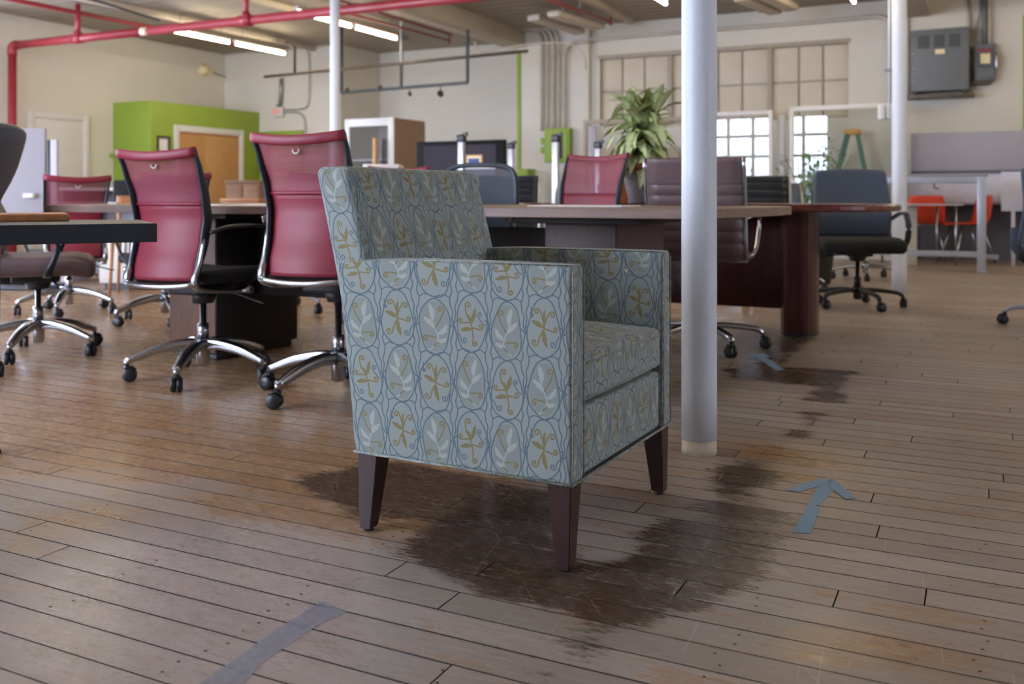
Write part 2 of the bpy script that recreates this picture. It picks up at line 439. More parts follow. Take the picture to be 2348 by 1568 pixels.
def floor_mat():
    t = NT('worn_floor_boards'); b = t.b
    geo = t.n('ShaderNodeNewGeometry'); P = geo.outputs['Position']
    img, (x0, x1, y0, y1) = build_mask()
    # warp the wear edges so they break along the grain
    wn = t.n('ShaderNodeTexNoise'); mp0 = t.n('ShaderNodeMapping'); mp0.inputs['Scale'].default_value = (6, 40, 1)
    t.l(P, mp0.inputs[0]); t.l(mp0.outputs[0], wn.inputs['Vector']); wn.inputs['Detail'].default_value = 4
    off = t.n('ShaderNodeVectorMath', operation='MULTIPLY_ADD'); t.l(wn.outputs['Color'], off.inputs[0])
    off.inputs[1].default_value = (.16, .05, 0); t.l(P, off.inputs[2])
    mp = t.n('ShaderNodeMapping'); mp.vector_type = 'POINT'
    mp.inputs['Location'].default_value = ((-x0-.08)/(x1-x0), (-y0-.025)/(y1-y0), 0); mp.inputs['Scale'].default_value = (1/(x1-x0), 1/(y1-y0), 1)
    t.l(off.outputs[0], mp.inputs[0])
    it = t.n('ShaderNodeTexImage'); it.image = img; it.extension = 'CLIP'; t.l(mp.outputs[0], it.inputs[0])
    sp = t.n('ShaderNodeSeparateColor'); t.l(it.outputs[0], sp.inputs[0])
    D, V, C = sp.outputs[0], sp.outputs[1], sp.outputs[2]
    rv = t.n('ShaderNodeAttribute', attribute_name='rv').outputs['Fac']
    grain = t.noise(P, 1, 5, .65, (9, 130, 1))
    fine = t.noise(P, 1, 4, .7, (60, 420, 1))
    big = t.noise(P, .9, 3, .55)
    mid = t.noise(P, 1, 5, .7, (5, 16, 1))
    scr = t.noise(P, 1, 6, .75, (22, 60, 1))
    # bare wood
    sxy = t.n('ShaderNodeSeparateXYZ'); t.l(P, sxy.inputs[0])
    yr = t.math('MULTIPLY', sxy.outputs[1], 1/.0875); row = t.math('FLOOR', yr); fr_ = t.math('ABSOLUTE', t.math('SUBTRACT', t.math('FRACT', yr), .5))
    cmb = t.n('ShaderNodeCombineXYZ'); t.l(t.math('MULTIPLY', sxy.outputs[0], .9), cmb.inputs[0]); t.l(t.math('MULTIPLY', row, 7.31), cmb.inputs[1])
    rown = t.noise(cmb.outputs[0], 1, 2, .6)
    rs = []
    for ang, sc_ in ((.9, (2.5, 240, 1)), (2.2, (3.5, 260, 1)), (1.5, (2, 200, 1))):
        m1 = t.n('ShaderNodeMapping'); m1.inputs['Rotation'].default_value = (0, 0, ang); t.l(P, m1.inputs[0])
        rs.append(t.ramp(t.noise(m1.outputs[0], 1, 2, .5, sc_), .68, .715))
    scratch = t.math('MAXIMUM', t.math('MAXIMUM', rs[0], rs[1]), rs[2])
    bare = t.mix(rv, lin((158, 145, 133)), lin((184, 171, 158)))
    bare = t.mix(t.math('MULTIPLY', t.ramp(grain, .35, .7), .45), bare, lin((126, 113, 104)))
    bare = t.mix(t.math('MULTIPLY', t.ramp(big, .45, .7), .45), bare, lin((150, 120, 96)))
    bare = t.mix(t.math('MULTIPLY', t.ramp(scr, .56, .66), .35), bare, lin((122, 92, 70)))
    # varnish
    var = t.mix(t.ramp(grain, .3, .7), lin((180, 136, 84)), lin((130, 94, 62)))
    var = t.mix(t.math('MULTIPLY', rv, .35), var, lin((186, 148, 104)))
    vm = t.math('ADD', V, t.math('ADD', t.math('MULTIPLY', t.math('SUBTRACT', mid, .5), 2.0), t.math('MULTIPLY', t.math('SUBTRACT', rown, .5), 1.6)))
    vm = t.math('MULTIPLY', vm, t.ramp(V, .02, .25))
    vm = t.math('MULTIPLY', t.ramp(vm, .25, 1.0), .85)
    # scattered varnish remains everywhere
    rem = t.math('MULTIPLY', t.ramp(t.math('ADD', t.math('MULTIPLY', mid, .7), t.math('ADD', t.math('MULTIPLY', rown, .3), t.math('MULTIPLY', scr, .12))), .60, .64), .5)
    c = t.mix(t.math('MAXIMUM', vm, rem), bare, var)
    # dark
    dark = t.mix(t.ramp(scr, .3, .7), lin((40, 30, 26)), lin((92, 66, 48)))
    dm = t.math('ADD', D, t.math('MULTIPLY', t.math('SUBTRACT', scr, .5), 1.9))
    dm = t.math('ADD', dm, t.math('ADD', t.math('MULTIPLY', t.math('SUBTRACT', rown, .5), 1.9), t.math('MULTIPLY', t.math('SUBTRACT', mid, .5), 1.2)))
    dm = t.math('MULTIPLY', dm, t.ramp(D, .02, .2))
    dm = t.math('MULTIPLY', t.ramp(dm, .34, .74), .88)
    c = t.mix(dm, c, dark)
    # pale scratches
    s1 = t.noise(P, 1, 3, .5, (3, 190, 1))
    sm = t.math('MAXIMUM', t.math('MULTIPLY', t.ramp(s1, .64, .68), t.ramp(scr, .45, .6)), t.math('MULTIPLY', scratch, t.ramp(mid, .42, .6)))
    mus = t.n('ShaderNodeTexVoronoi', feature='DISTANCE_TO_EDGE'); mus.inputs['Scale'].default_value = 1.7; mus.inputs['Randomness'].default_value = 1
    t.l(P, mus.inputs['Vector'])
    hair = t.math('MULTIPLY', t.math('LESS_THAN', mus.outputs['Distance'], .0012), t.ramp(t.noise(P, 1.3, 1), .52, .56))
    c = t.mix(t.math('MULTIPLY', t.math('MAXIMUM', sm, t.math('MULTIPLY', hair, .5)), .6), c, lin((208, 198, 192)))
    c = t.mix(t.math('MULTIPLY', t.math('MULTIPLY', C, t.ramp(mid, .25, .6)), .38), c, lin((186, 180, 184)))  # painted sheen: lighter, cooler lilac mixed into the worn boards
    # grime along the joints
    ed = t.math('MULTIPLY', t.ramp(t.math('ADD', fr_, t.math('MULTIPLY', t.math('SUBTRACT', scr, .5), .25)), .43, .52), .5)
    c = t.mix(ed, c, lin((70, 60, 54)))
    sx = t.n('ShaderNodeSeparateXYZ'); t.l(P, sx.inputs[0])
    t.l(c, b.inputs['Base Color'])
    r = t.math('ADD', t.math('MULTIPLY', t.math('MAXIMUM', dm, vm), -.16), .40)
    r = t.math('ADD', r, t.math('MULTIPLY', t.math('SUBTRACT', scr, .5), .28))
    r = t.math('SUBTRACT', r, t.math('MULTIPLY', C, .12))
    t.l(r, b.inputs['Roughness']); b.inputs['Specular IOR Level'].default_value = .55
    h = t.math('ADD', t.math('MULTIPLY', grain, .5), t.math('ADD', t.math('MULTIPLY', fine, .25), t.math('MULTIPLY', scr, .5)))
    t.bump(h, .28, .0015)
    return t.m
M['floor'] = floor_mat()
PITCH = .0875
f_slab = MB().box(XL-.2, XR+.2, YF-.2, YREC+.2, -.12, -.016).build('floor', 'gap', kind='structure')
def plank_geo(mb, x0, x1, y0, y1, tilt):
    g = .0006; c = .0009
    x0 += .0006; x1 -= .0006; y0 += g; y1 -= g
    vs = [(x0, y0, -.017), (x1, y0, -.017), (x1, y1, -.017), (x0, y1, -.017),
          (x0, y0, -.0016), (x1, y0, -.0016), (x1, y1, -.0016), (x0, y1, -.0016),
          (x0+c, y0+c, tilt), (x1-c, y0+c, tilt), (x1-c, y1-c, -tilt*.5), (x0+c, y1-c, -tilt*.5)]
    fs = [(8, 9, 10, 11)]
    for k in range(4):
        j = (k+1) % 4; fs += [(k, j, j+4, k+4), (k+4, j+4, j+8, k+8)]
    mb.add(vs, fs)
def plank_list():
    rr = random.Random(11); L = []
    r0 = int(math.floor(YF/PITCH)); r1 = int(math.ceil(YB/PITCH))
    for r in range(r0, r1):
        x = XL-rr.uniform(0, 1.6)
        while x < XR:
            ln = rr.choice((.55, .8, 1.1, 1.45, 1.9, 2.4))*rr.uniform(.85, 1.15); xe = x+ln
            a, b_ = max(x, XL), min(xe, XR)
            if b_-a > .05:
                y0, y1 = r*PITCH, (r+1)*PITCH
                # size in the photograph
                best = 0
                for s_ in np.linspace(a, b_, 5):
                    lat = s_*CT+y0*ST; d = -s_*ST+y0*CT
                    if d > 1.4:
                        px = CX+FPX*lat/d; py = HY+FPX*EYE/d
                        if -150 < px < 2500 and py < 1680: best += (b_-a)/d**3
                L.append((best, a, b_, y0, y1, rr.random(), rr.uniform(-.0003, .0003)))
            x = xe
    return L
PL = sorted(plank_list(), key=lambda q: -q[0])
def rv_attr(me, vals):
    at_ = me.attributes.new('rv', 'FLOAT', 'POINT'); at_.data.foreach_set('value', vals)
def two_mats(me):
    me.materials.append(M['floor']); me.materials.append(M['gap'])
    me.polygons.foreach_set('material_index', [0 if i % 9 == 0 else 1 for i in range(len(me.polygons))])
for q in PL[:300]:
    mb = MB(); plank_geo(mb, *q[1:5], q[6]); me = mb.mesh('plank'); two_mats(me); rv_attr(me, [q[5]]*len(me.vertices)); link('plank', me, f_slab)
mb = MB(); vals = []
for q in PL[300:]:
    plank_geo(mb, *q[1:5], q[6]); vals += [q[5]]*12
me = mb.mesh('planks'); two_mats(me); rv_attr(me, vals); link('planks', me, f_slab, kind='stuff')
# nail heads in pairs on the boards near the camera
mb = MB(); rr = random.Random(5)
for r in range(8, 34):
    for k in range(-8, 5):
        if rr.random() < .25: continue
        xx = k*.405+rr.uniform(-.015, .015)
        if r > 22 and rr.random() < .6: continue
        for yy in (.28, .72):
            px_, py_ = xx+rr.uniform(-.012, .012), (r+yy)*PITCH
            mb.add([(px_+.0036*math.cos(a), py_+.0030*math.sin(a), .0006) for a in [i*math.pi/3 for i in range(6)]], [(0, 1, 2, 3, 4, 5)])
mb.build('nail_heads', 'blackmetal', f_slab, kind='stuff')

# ================================================================== walls
ADDED_SWIN = (3.7, 7.6)     # added paned window in the left wall, unseen, for cool light from the left
wl = MB().box(XL-.2, XL, YF-.2, ADDED_SWIN[0], 0, CEIL).box(XL-.2, XL, ADDED_SWIN[1], YREC+.2, 0, CEIL).box(XL-.2, XL, *ADDED_SWIN, 0, .9).box(XL-.2, XL, *ADDED_SWIN, 3.0, CEIL)
wl.build('wall_left', 'wall', kind='structure')
g = MB()
for k in range(11): y = ADDED_SWIN[0]+(ADDED_SWIN[1]-ADDED_SWIN[0])*k/10; g.box(XL-.14, XL-.06, y-.04, y+.04, .9, 3.0)
for k in range(5): z = .9+2.1*k/4; g.box(XL-.135, XL-.065, *ADDED_SWIN, z-.04, z+.04)
g = g.build('window_9', 'white', kind='structure'); MB().box(XL-.19, XL-.17, *ADDED_SWIN, .9, 3.0).build('pane', 'sky', g)
ADDED_RWIN = (2.6, 3.5)  # added window in the right wall, unseen, a narrow fill light
MB().box(XR, XR+.2, YF-.2, ADDED_RWIN[0], 0, CEIL).box(XR, XR+.2, ADDED_RWIN[1], YREC+.2, 0, CEIL).box(XR, XR+.2, *ADDED_RWIN, 0, .75).box(XR, XR+.2, *ADDED_RWIN, 3.05, CEIL).build('wall_right', 'wall', kind='structure')
g = MB()
for k in range(3): y = ADDED_RWIN[0]+(ADDED_RWIN[1]-ADDED_RWIN[0])*k/2; g.box(XR+.06, XR+.14, y-.04, y+.04, .75, 3.05)
for k in range(5): z = .75+2.3*k/4; g.box(XR+.065, XR+.135, *ADDED_RWIN, z-.04, z+.04)
g = g.build('window_8', 'white', kind='structure'); MB().box(XR+.17, XR+.19, *ADDED_RWIN, .75, 3.05).build('pane', 'sky', g)
XE = onY(781, 300, YE).x                 # end of the exit wall
XG = onY(1190, 300, YB).x                # green corner of the window wall
XW0, XW1 = onY(1375, 137, YB).x, onY(1945, 93, YB).x
ZW0, ZW1 = 1.86, 2.87
wb = MB()
wb.box(XL-.2, XE, YE, YREC+.2, 0, CEIL)                    # exit wall
wb.box(XE, XG, YREC, YREC+.2, 0, CEIL)                     # recess
wb.box(XG, XW0, YB, YREC+.2, 0, CEIL)
wb.box(XW1, XR+.2, YB, YREC+.2, 0, CEIL)
wb.box(XW0, XW1, YB, YREC+.2, 0, ZW0); wb.box(XW0, XW1, YB, YREC+.2, ZW1, CEIL)
wb.box(XW0, XW1, YB+.3, YREC+.2, ZW0, ZW1)
wall_back = wb.build('wall_back', 'wall', kind='structure')
# bricked-up window: infill panels between mullions
M['infill'] = pm('infill_board', (204, 190, 166), .6, nscale=4, var=.04)
M['mull'] = pm('mullion_paint', (168, 156, 138), .6, nscale=10, var=.05)
cols = [1375, 1424, 1475, 1535, 1590, 1645, 1700, 1764, 1830, 1886, 1945]
xs_ = [onY(c, 150, YB).x for c in cols]
for i in range(len(xs_)-1):
    for (z0, z1) in ((ZW0, 2.37), (2.37, ZW1)):
        MB().cbox(xs_[i]+.012, xs_[i+1]-.012, YB+.07, YB+.1, z0+.012, z1-.012, .006).build('infill_panel', 'infill', wall_back)
for i in (3, 7):
    MB().cbox(xs_[i]-.035, xs_[i]+.035, YB+.02, YB+.1, ZW0, ZW1, .005).build('mullion', 'mull', wall_back)
MB().box(XW0, XW1, YB+.1, YB+.14, ZW0, ZW1).build('infill_backing', 'mull', wall_back)
MB().cbox(XW0-.03, XW1+.03, YB-.015, YB+.06, ZW1-.01, ZW1+.05, .006).build('lintel', 'mull', wall_back)
# green corner strip, second green strip far right
MB().cbox(XG-.03, XG+.035, YB-.02, YB+.2, 0, 3.05, .004).build('corner_strip', 'green', wall_back)
gx = onY(2346, 150, YB).x
MB().cbox(gx, gx+.08, YB-.02, YB, 1.62, 3.05, .004).build('corner_strip', 'green', wall_back)
# pilaster beside the conduits
p0 = onY(1236, 200, YB-.1).x; p1 = onY(1350, 200, YB-.1).x
MB().cbox(p0, p1, YB-.1, YB+.01, 0, CEIL, .01).build('pilaster', 'wall', wall_back)
# baseboards
MB().cbox(XW1, XR, YB-.03, YB, 0, .12, .006).build('baseboard_back', 'darkgrey', kind='structure')
MB().cbox(XL, XL+.02, 0, 9.0, 0, .12, .006).build('baseboard_left', 'mull', kind='structure')

# wall behind the camera with its paned windows
WIN = [(-11.2, -8.2), (-7.2, -3.7)]
WZ0, WZ1 = .75, 3.05
wf = MB(); xx = XL-.2
for a, b_ in WIN:
    wf.box(xx, a, YF-.2, YF, 0, CEIL); wf.box(a, b_, YF-.2, YF, 0, WZ0); wf.box(a, b_, YF-.2, YF, WZ1, CEIL); xx = b_
wf.box(xx, XR+.2, YF-.2, YF, 0, CEIL)
wf.build('wall_front', 'wall', kind='structure')
for i, (a, b_) in enumerate(WIN):
    fr = MB(); fr.box(a, b_, YF-.16, YF-.04, WZ0, WZ0+.08); fr.box(a, b_, YF-.16, YF-.04, WZ1-.08, WZ1)
    fr.box(a, a+.08, YF-.16, YF-.04, WZ0, WZ1); fr.box(b_-.08, b_, YF-.16, YF-.04, WZ0, WZ1)
    w = fr.build('window_%d' % (i+1), 'white', kind='structure')
    nx, nz = 5, 4
    g = MB()
    for k in range(1, nx): x = a+(b_-a)*k/nx; g.box(x-.05, x+.05, YF-.14, YF-.06, WZ0, WZ1)
    for k in range(1, nz): z = WZ0+(WZ1-WZ0)*k/nz; g.box(a, b_, YF-.135, YF-.065, z-.05, z+.05)
    g.build('glazing_bars', 'white', w)
    MB().box(a+.02, b_-.02, YF-.19, YF-.17, WZ0+.02, WZ1-.02).build('pane', 'sky', w)

# ================================================================== ceiling
ceil = MB().box(XL-.2, XR+.2, YF-.2, YREC+.2, CEIL, CEIL+.2).build('ceiling', 'ceil', kind='structure')
for x in (-6.6, -.75, 5.2):
    MB().cbox(x-.16, x+.16, YF, YB if x > -8 else YE, CEIL-.27, CEIL+.01, .012).build('ceiling_beam', 'beam', ceil)
MB().cbox(XL, XE, YE-.03, YE, CEIL-.04, CEIL, .005).build('trim_1', 'beam', kind='structure')
# ceiling boards running across, joined strips with open joints
mb = MB(); y = 5.0
while y < YREC-.1:
    mb.cbox(XL, XR, y, y+.235, CEIL-.012, CEIL+.002, .003); y += .24
mb.build('ceiling_boards', 'ceil', ceil, kind='stuff')
for x in (-10.4, -8.5, -4.6, -2.7, 1.4, 3.3):
    MB().cbox(x-.05, x+.05, 5.0, YE-.01, CEIL-.09, CEIL-.01, .006).build('ceiling_joist', 'beam', ceil)
# white conduit running along the window wall and bending down beside the column
e0 = [(onY(p[0], p[1], YB-.05).x, YB-.06, onY(p[0], p[1], YB-.05).z) for p in [(1345, 92), (1400, 88), (1560, 74), (1800, 56), (1960, 42), (2015, 38), (2036, 48), (2040, 90), (2040, 250)]]
tag(MB().tube(smooth_path(e0, 4), .028).build('wall_conduit', 'beam'), 'thick cream conduit running along the top of the bricked window wall', 'conduit')
# ================================================================== armchair
def fabric_image():
    S = 2400                                # px per metre
    TW, THt = .36, .26; W, H = int(TW*S), int(THt*S)
    img = np.empty((H, W, 3)); base = np.array([153, 161, 157])/255.; img[:] = base
    def stamp(x, y, r, col, a=1.0):
        R_ = int(r+2); ix, iy = int(round(x)), int(round(y))
        yy, xx = np.mgrid[iy-R_:iy+R_+1, ix-R_:ix+R_+1]
        al = np.clip(r+.5-np.hypot(xx-x, yy-y), 0, 1)*a
        yy %= H; xx %= W; p = img[yy, xx]; img[yy, xx] = p+(col-p)*al[..., None]
    def stroke(pts, r, col, a=1.0, taper=None):
        P = np.array(pts, float)*S; seg = np.hypot(*np.diff(P, axis=0).T); t = np.concatenate([[0], np.cumsum(seg)])
        n = max(2, int(t[-1]/1.2)); tt = np.linspace(0, t[-1], n)
        X = np.interp(tt, t, P[:, 0]); Y = np.interp(tt, t, P[:, 1])
        for i in range(n):
            f = i/(n-1); rr = r*S*(taper(f) if taper else 1)
            rr *= 1+.10*math.sin(i*1.9)
            stamp(X[i], Y[i], rr, col, a)
    def sm(ctrl, n=10): return [(p.x, p.y) for p in smooth_path([(a, b_, 0) for a, b_ in ctrl], n)]
    def spiral(cx, cy, r, turns, a0, sgn=1):
        return [(cx+r*(1-k/28*.82)*math.cos(a0+sgn*turns*2*math.pi*k/28), cy+r*(1-k/28*.82)*math.sin(a0+sgn*turns*2*math.pi*k/28)) for k in range(29)]
    BLUE = np.array([92, 112, 124])/255.; GOLD = np.array([134, 122, 78])/255.; WHT = np.array([176, 182, 176])/255.; GREY = np.array([138, 146, 141])/255.
    sw_ = stroke
    def stroke(pts, r, col, a=1.0, taper=None): sw_(pts, r*(.84 if taper else 1), col, a, taper)
    lt = lambda f: max(.10, math.sin(math.pi*min(1, f*1.02))**.8*(1+.16*math.sin(f*26)))
    cw, rh = .09, .13
    def hookp(x0, y0, x1, y1, r, sgn):      # stem from (x0,y0) ending in a curl of radius r
        sp_ = spiral(0, 0, r, 1.15, math.atan2(y0-y1, x0-x1)+sgn*1.2, sgn)
        sx, sy = sp_[0]; return sm([(x0, y0), ((x0+x1+sx)/2+.002*sgn, (y0+y1+sy)/2), (x1+sx, y1+sy)], 8)[:-1]+[(x1+a, y1+b_) for a, b_ in sp_]
    for r in range(2):
        for c in range(4):
            ox, oy = (c+.5)*cw, (r+.5)*rh+(.007 if c % 2 else -.005)
            white = (r+c) % 2 == 0; mir = -1 if (c//2+r) % 2 else 1
            T = lambda pts: [(ox+mir*x, oy+y) for x, y in pts]
            w0, h0 = (.0362, .0640) if white else (.0385, .0640)
            if white:
                for k in range(60):
                    y = -.056+.112*k/59; w = .034*math.sqrt(max(0, 1-(y/.058)**2))
                    stroke([(ox-w, oy+y), (ox+w, oy+y)], .0016, GREY, .13)
            o = []
            for k in range(61):
                a = 2*math.pi*k/60; q = 1+.045*math.sin(3*a+r+c)+.025*math.sin(5*a+c)
                o.append((w0*math.cos(a)*q*(1-.10*math.sin(a)), h0*math.sin(a)*q))
            stroke(T(o), .0014, BLUE)
            for sg in (-1, 1):
                stroke(T(sm([(sg*.0452, .000), (sg*.0412, -.018), (sg*.0375, -.034), (sg*.0405, -.049), (sg*.0350, -.0655)])), .0013, BLUE)
                stroke(T(sm([(sg*.0452, .000), (sg*.0405, .018), (sg*.0425, .034), (sg*.0372, .048), (sg*.0350, .0655)])), .0013, BLUE)
                stroke(T(sm([(0, -.0645), (sg*.012, -.060), (sg*.024, -.058), (sg*.034, -.0635)])), .0012, BLUE)
                stroke(T(sm([(sg*.036, .008), (sg*.0405, .002), (sg*.0452, 0)])), .0013, BLUE)
            if white:
                stroke(T(sm([(-.012, -.054), (.002, -.042), (.008, -.026), (.002, -.008), (-.005, .008), (-.006, .022), (-.012, .040)])), .0015, WHT)
                stroke(T(hookp(-.002, -.046, .020, -.034, .004, -1)), .0016, GOLD)
                stroke(T(hookp(.002, -.026, -.022, -.030, .007, 1)), .0016, GOLD)
                stroke(T(hookp(.001, -.004, .014, .038, .0085, 1)), .0016, GOLD)
                for p, q, w in (((-.006, .010), (-.013, .052), .0062), ((.001, -.006), (-.027, .020), .0058), ((.007, -.020), (.029, .006), .0056), ((.006, -.034), (.027, -.026), .0050)):
                    mx, my = (p[0]+q[0])/2+.004, (p[1]+q[1])/2-.002; stroke(T(sm([p, (mx, my), q])), w, WHT, 1, lt)
            elif (c//2+r) % 2 == 0:
                stroke(T(sm([(.004, -.030), (.002, -.012), (-.004, .004), (-.012, .018)])), .0016, GOLD)
                stroke(T(hookp(-.010, .014, -.008, .040, .008, -1)), .0016, GOLD)
                stroke(T(hookp(.002, -.010, .024, -.006, .007, 1)), .0016, GOLD)
                stroke(T(hookp(.003, -.020, .010, -.044, .007, 1)), .0016, GOLD)
                stroke(T(hookp(-.004, .002, -.027, .006, .0065, -1)), .0016, GOLD)
                for p, q, w in (((-.002, -.002), (.010, .036), .0054), ((.003, -.014), (-.030, -.018), .0052), ((-.003, .004), (-.016, .018), .0035)):
                    mx, my = (p[0]+q[0])/2+.003, (p[1]+q[1])/2+.003; stroke(T(sm([p, (mx, my), q])), w, GOLD, 1, lt)
                stroke(T(hookp(.036, -.004, .022, .020, .0065, -1)), .0012, BLUE)
                stroke(T(hookp(-.036, -.022, -.018, -.038, .0075, 1)), .0012, BLUE)
            else:
                stroke(T(hookp(0, 0, .016, .036, .008, -1)), .0016, GOLD); stroke(T(hookp(0, 0, -.020, .030, .008, 1)), .0016, GOLD)
                stroke(T(hookp(0, -.002, .022, -.030, .0085, 1)), .0016, GOLD); stroke(T(hookp(0, 0, -.027, .000, .0065, -1)), .0016, GOLD)
                for p, q, w in (((0, -.002), (-.008, -.042), .0056), ((0, .002), (.030, .016), .0056), ((-.002, .004), (-.004, .042), .0040)):
                    mx, my = (p[0]+q[0])/2+.003, (p[1]+q[1])/2+.002; stroke(T(sm([p, (mx, my), q])), w, GOLD, 1, lt)
                stroke(T(hookp(-.036, -.016, -.022, -.032, .0075, 1)), .0012, BLUE)
                stroke(T(hookp(.030, .044, .028, .028, .0045, -1)), .0012, BLUE)
    a = np.ones((H, W, 4), np.float32); a[..., :3] = img
    im = bpy.data.images.new('vine_fabric', W, H); im.pixels.foreach_set(a.ravel()); im.update(); im.pack()
    return im, TW, THt
def fabric_mat():
    im, TW, THt = fabric_image()
    t = NT('vine_upholstery'); b = t.b
    uv = t.n('ShaderNodeUVMap', uv_map='UVMap')
    it = t.n('ShaderNodeTexImage'); it.image = im; it.interpolation = 'Cubic'
    mp = t.n('ShaderNodeMapping'); mp.inputs['Scale'].default_value = (1/TW, 1/THt, 1); t.l(uv.outputs[0], mp.inputs[0]); t.l(mp.outputs[0], it.inputs[0])
    n = t.noise(uv.outputs[0], 900, 2, .6)
    n2 = t.noise(uv.outputs[0], 9, 3, .6)
    c = t.mix(.5, it.outputs[0], (0.5, 0.5, 0.5), 'OVERLAY') if False else it.outputs[0]
    c = t.mix(t.math('MULTIPLY', t.ramp(n, .3, .7), .16), c, (.16, .2, .2))
    c = t.mix(t.math('MULTIPLY', t.ramp(n2, .4, .7), .06), c, (.2, .2, .17))
    t.l(c, b.inputs['Base Color']); b.inputs['Roughness'].default_value = .82; b.inputs['Sheen Weight'].default_value = .12
    bw = t.n('ShaderNodeRGBToBW'); t.l(it.outputs[0], bw.inputs[0])
    t.bump(t.math('ADD', t.math('MULTIPLY', n, .5), t.math('MULTIPLY', bw.outputs[0], .8)), .35, .0012)
    return t.m
M['vine'] = fabric_mat()
A_W, A_D, A_L, A_T, A_H = .632, .570, .186, .063, .652      # width, depth, leg height, arm thickness, arm height
fc = at(1311, 1120, 1.990)                                   # near front corner of the body
arm = thing('armchair', 'pale blue-green armchair upholstered in a woven vine pattern, square arms, dark tapered wood legs', 'armchair', (fc.x, fc.y, 0), R(-2.0))
# local frame: front = +X, the near side is y=0, the far side y=A_W ; the front plane is x=0
def uvA(du=0, dv=0):
    def f(ax, p):
        if ax == 1: return (p[0]+du, p[2]+dv)
        if ax == 0: return (p[1]+du+.03, p[2]+dv)
        return (p[1]+du+.03, p[0]+dv)
    return f
UA = uvA(.0659+.045-.09, -.378+.195)
def arm_deform(x, y, z):
    # rear end of the arm follows the raked back: the foot sits forward of the top
    f = max(0, -x/(A_D/2)); zz = (z+(A_H-A_L)/2)/(A_H-A_L)
    x -= .058*f*zz
    if z > 0: z -= .012*max(0, (-x-.15)/.2)**1.5*zz
    return x, y, z
for nm, y0 in (('arm', 0.0), ('arm', A_W-A_T)):
    m_ = MB(); m_.rbox(-A_D/2, y0+A_T/2, (A_H+A_L)/2, A_D/2, A_T/2, (A_H-A_L)/2, .011, 3, 8, arm_deform)
    a_ = m_.build(nm, 'vine', arm, uv=UA)
    # welt seams along the front and top edges
    for yy in (y0+.010, y0+A_T-.010):
        pass
    w = MB()
    for yy in (y0+.003, y0+A_T-.003):
        w.tube([(.0012, yy, A_L+.01), (.0012, yy, A_H-.014)], .0016, 6)
        w.tube([(-.006, yy, A_H-.0005), (-.20, yy, A_H-.0005), (-.42, yy, A_H-.0015)], .0016, 6)
    w.build('seam', 'vine', a_, uv=UA)
# back: raked, thick, runs the whole width above the arms
def back_deform(x, y, z):
    zz = (z+.3425)/.685                        # 0 bottom 1 top
    x -= .062*zz+.112*max(0, zz-.38)**1.25
    y *= 1-.012*zz
    x += .012*(1-(y/.32)**2)*max(0, min(1, zz*1.5)) if x > -.04 else 0
    return x, y, z
mb = MB(); mb.rbox(-.528, A_W/2, A_L+.3425, .055, A_W/2-.003, .3425, .024, 5, 8, back_deform)
bk = mb.build('backrest', 'vine', arm, uv=uvA(.03, .02))
# seat platform between the arms (front rail) and loose cushion
mb = MB(); mb.rbox(-.27, A_W/2, A_L+.077, .262, A_W/2-A_T+.001, .075, .012, 3, 6)
mb.build('front_rail', 'vine', arm, uv=uvA(.012, .06))
def cush(x, y, z):
    cr = max(0, 1-(x/.27)**2)*max(0, 1-(y/.26)**2)
    if z > 0: z += .032*cr**.8
    if x > .2: x += .006*(1-(y/.26)**2)
    return x, y, z
mb = MB(); mb.rbox(-.235, A_W/2, .399, .232, A_W/2-A_T-.003, .050, .016, 4, 12, cush)
cu = mb.build('seat_cushion', 'vine', arm, uv=uvA(.04, .01))
w = MB()
for z in (.362, .436):
    w.tube([(-.0015+.005*(1-abs(t_)), A_W/2+t_*(A_W/2-A_T-.018), z) for t_ in np.linspace(-1, 1, 9)], .0026, 6)
w.build('welt', 'vine', cu, uv=uvA())
mb = MB(); mb.box(-.50, -.035, A_T, A_W-A_T, A_L+.150, .352); mb.build('deck', 'plastic', arm)
# hem piping all round
w = MB(); z = A_L+.003
w.tube([(.001, -.0005, z), (-A_D, -.0005, z), (-A_D, A_W+.0005, z), (.001, A_W+.0005, z), (.001, -.0005, z)], .0034, 8)
w.build('hem_piping', 'vine', arm, uv=uvA())
MB().box(-A_D+.01, -.01, .01, A_W-.01, A_L-.004, A_L+.02).build('underside', 'plastic', arm)
def leg_mb(sx, sy, fx=1.0):
    m_ = MB(); t0, t1 = .056, .033
    x0, y0 = (0, 0)
    def ring(t, z, dx=0): return [(sx*dx, sy*.0, z), (sx*(t+dx), 0, z), (sx*(t+dx), sy*t, z), (sx*dx, sy*t, z)]
    vs = ring(t0, A_L)+ring(t1, .012, .004)+ring(t1-.006, .006, .007)
    fs = []
    for i in range(2):
        for k in range(4): j = (k+1) % 4; fs.append((i*4+k, i*4+j, i*4+4+j, i*4+4+k))
    fs += [(0, 1, 2, 3), (8, 9, 10, 11)]
    m_.add(vs, fs); return m_
for (lx, ly, sx, sy) in ((-.004, .004, -1, 1), (-.004, A_W-.004, -1, -1), (-A_D+.006, .004, 1, 1), (-A_D+.006, A_W-.004, 1, -1)):
    me = leg_mb(sx, sy).mesh('leg'); me.materials.append(M['legwood'])
    bm = bmesh.new(); bm.from_mesh(me); bmesh.ops.recalc_face_normals(bm, faces=bm.faces); bmesh.ops.bevel(bm, geom=bm.edges[:], offset=.0016, segments=2, affect='EDGES'); bm.to_mesh(me); bm.free()
    lo = link('leg', me, arm, (lx, ly, 0))
    g = MB().cyl(sx*.021, sy*.017, 0, .008, .0115, seg=16).build('glide', 'plastic', lo)
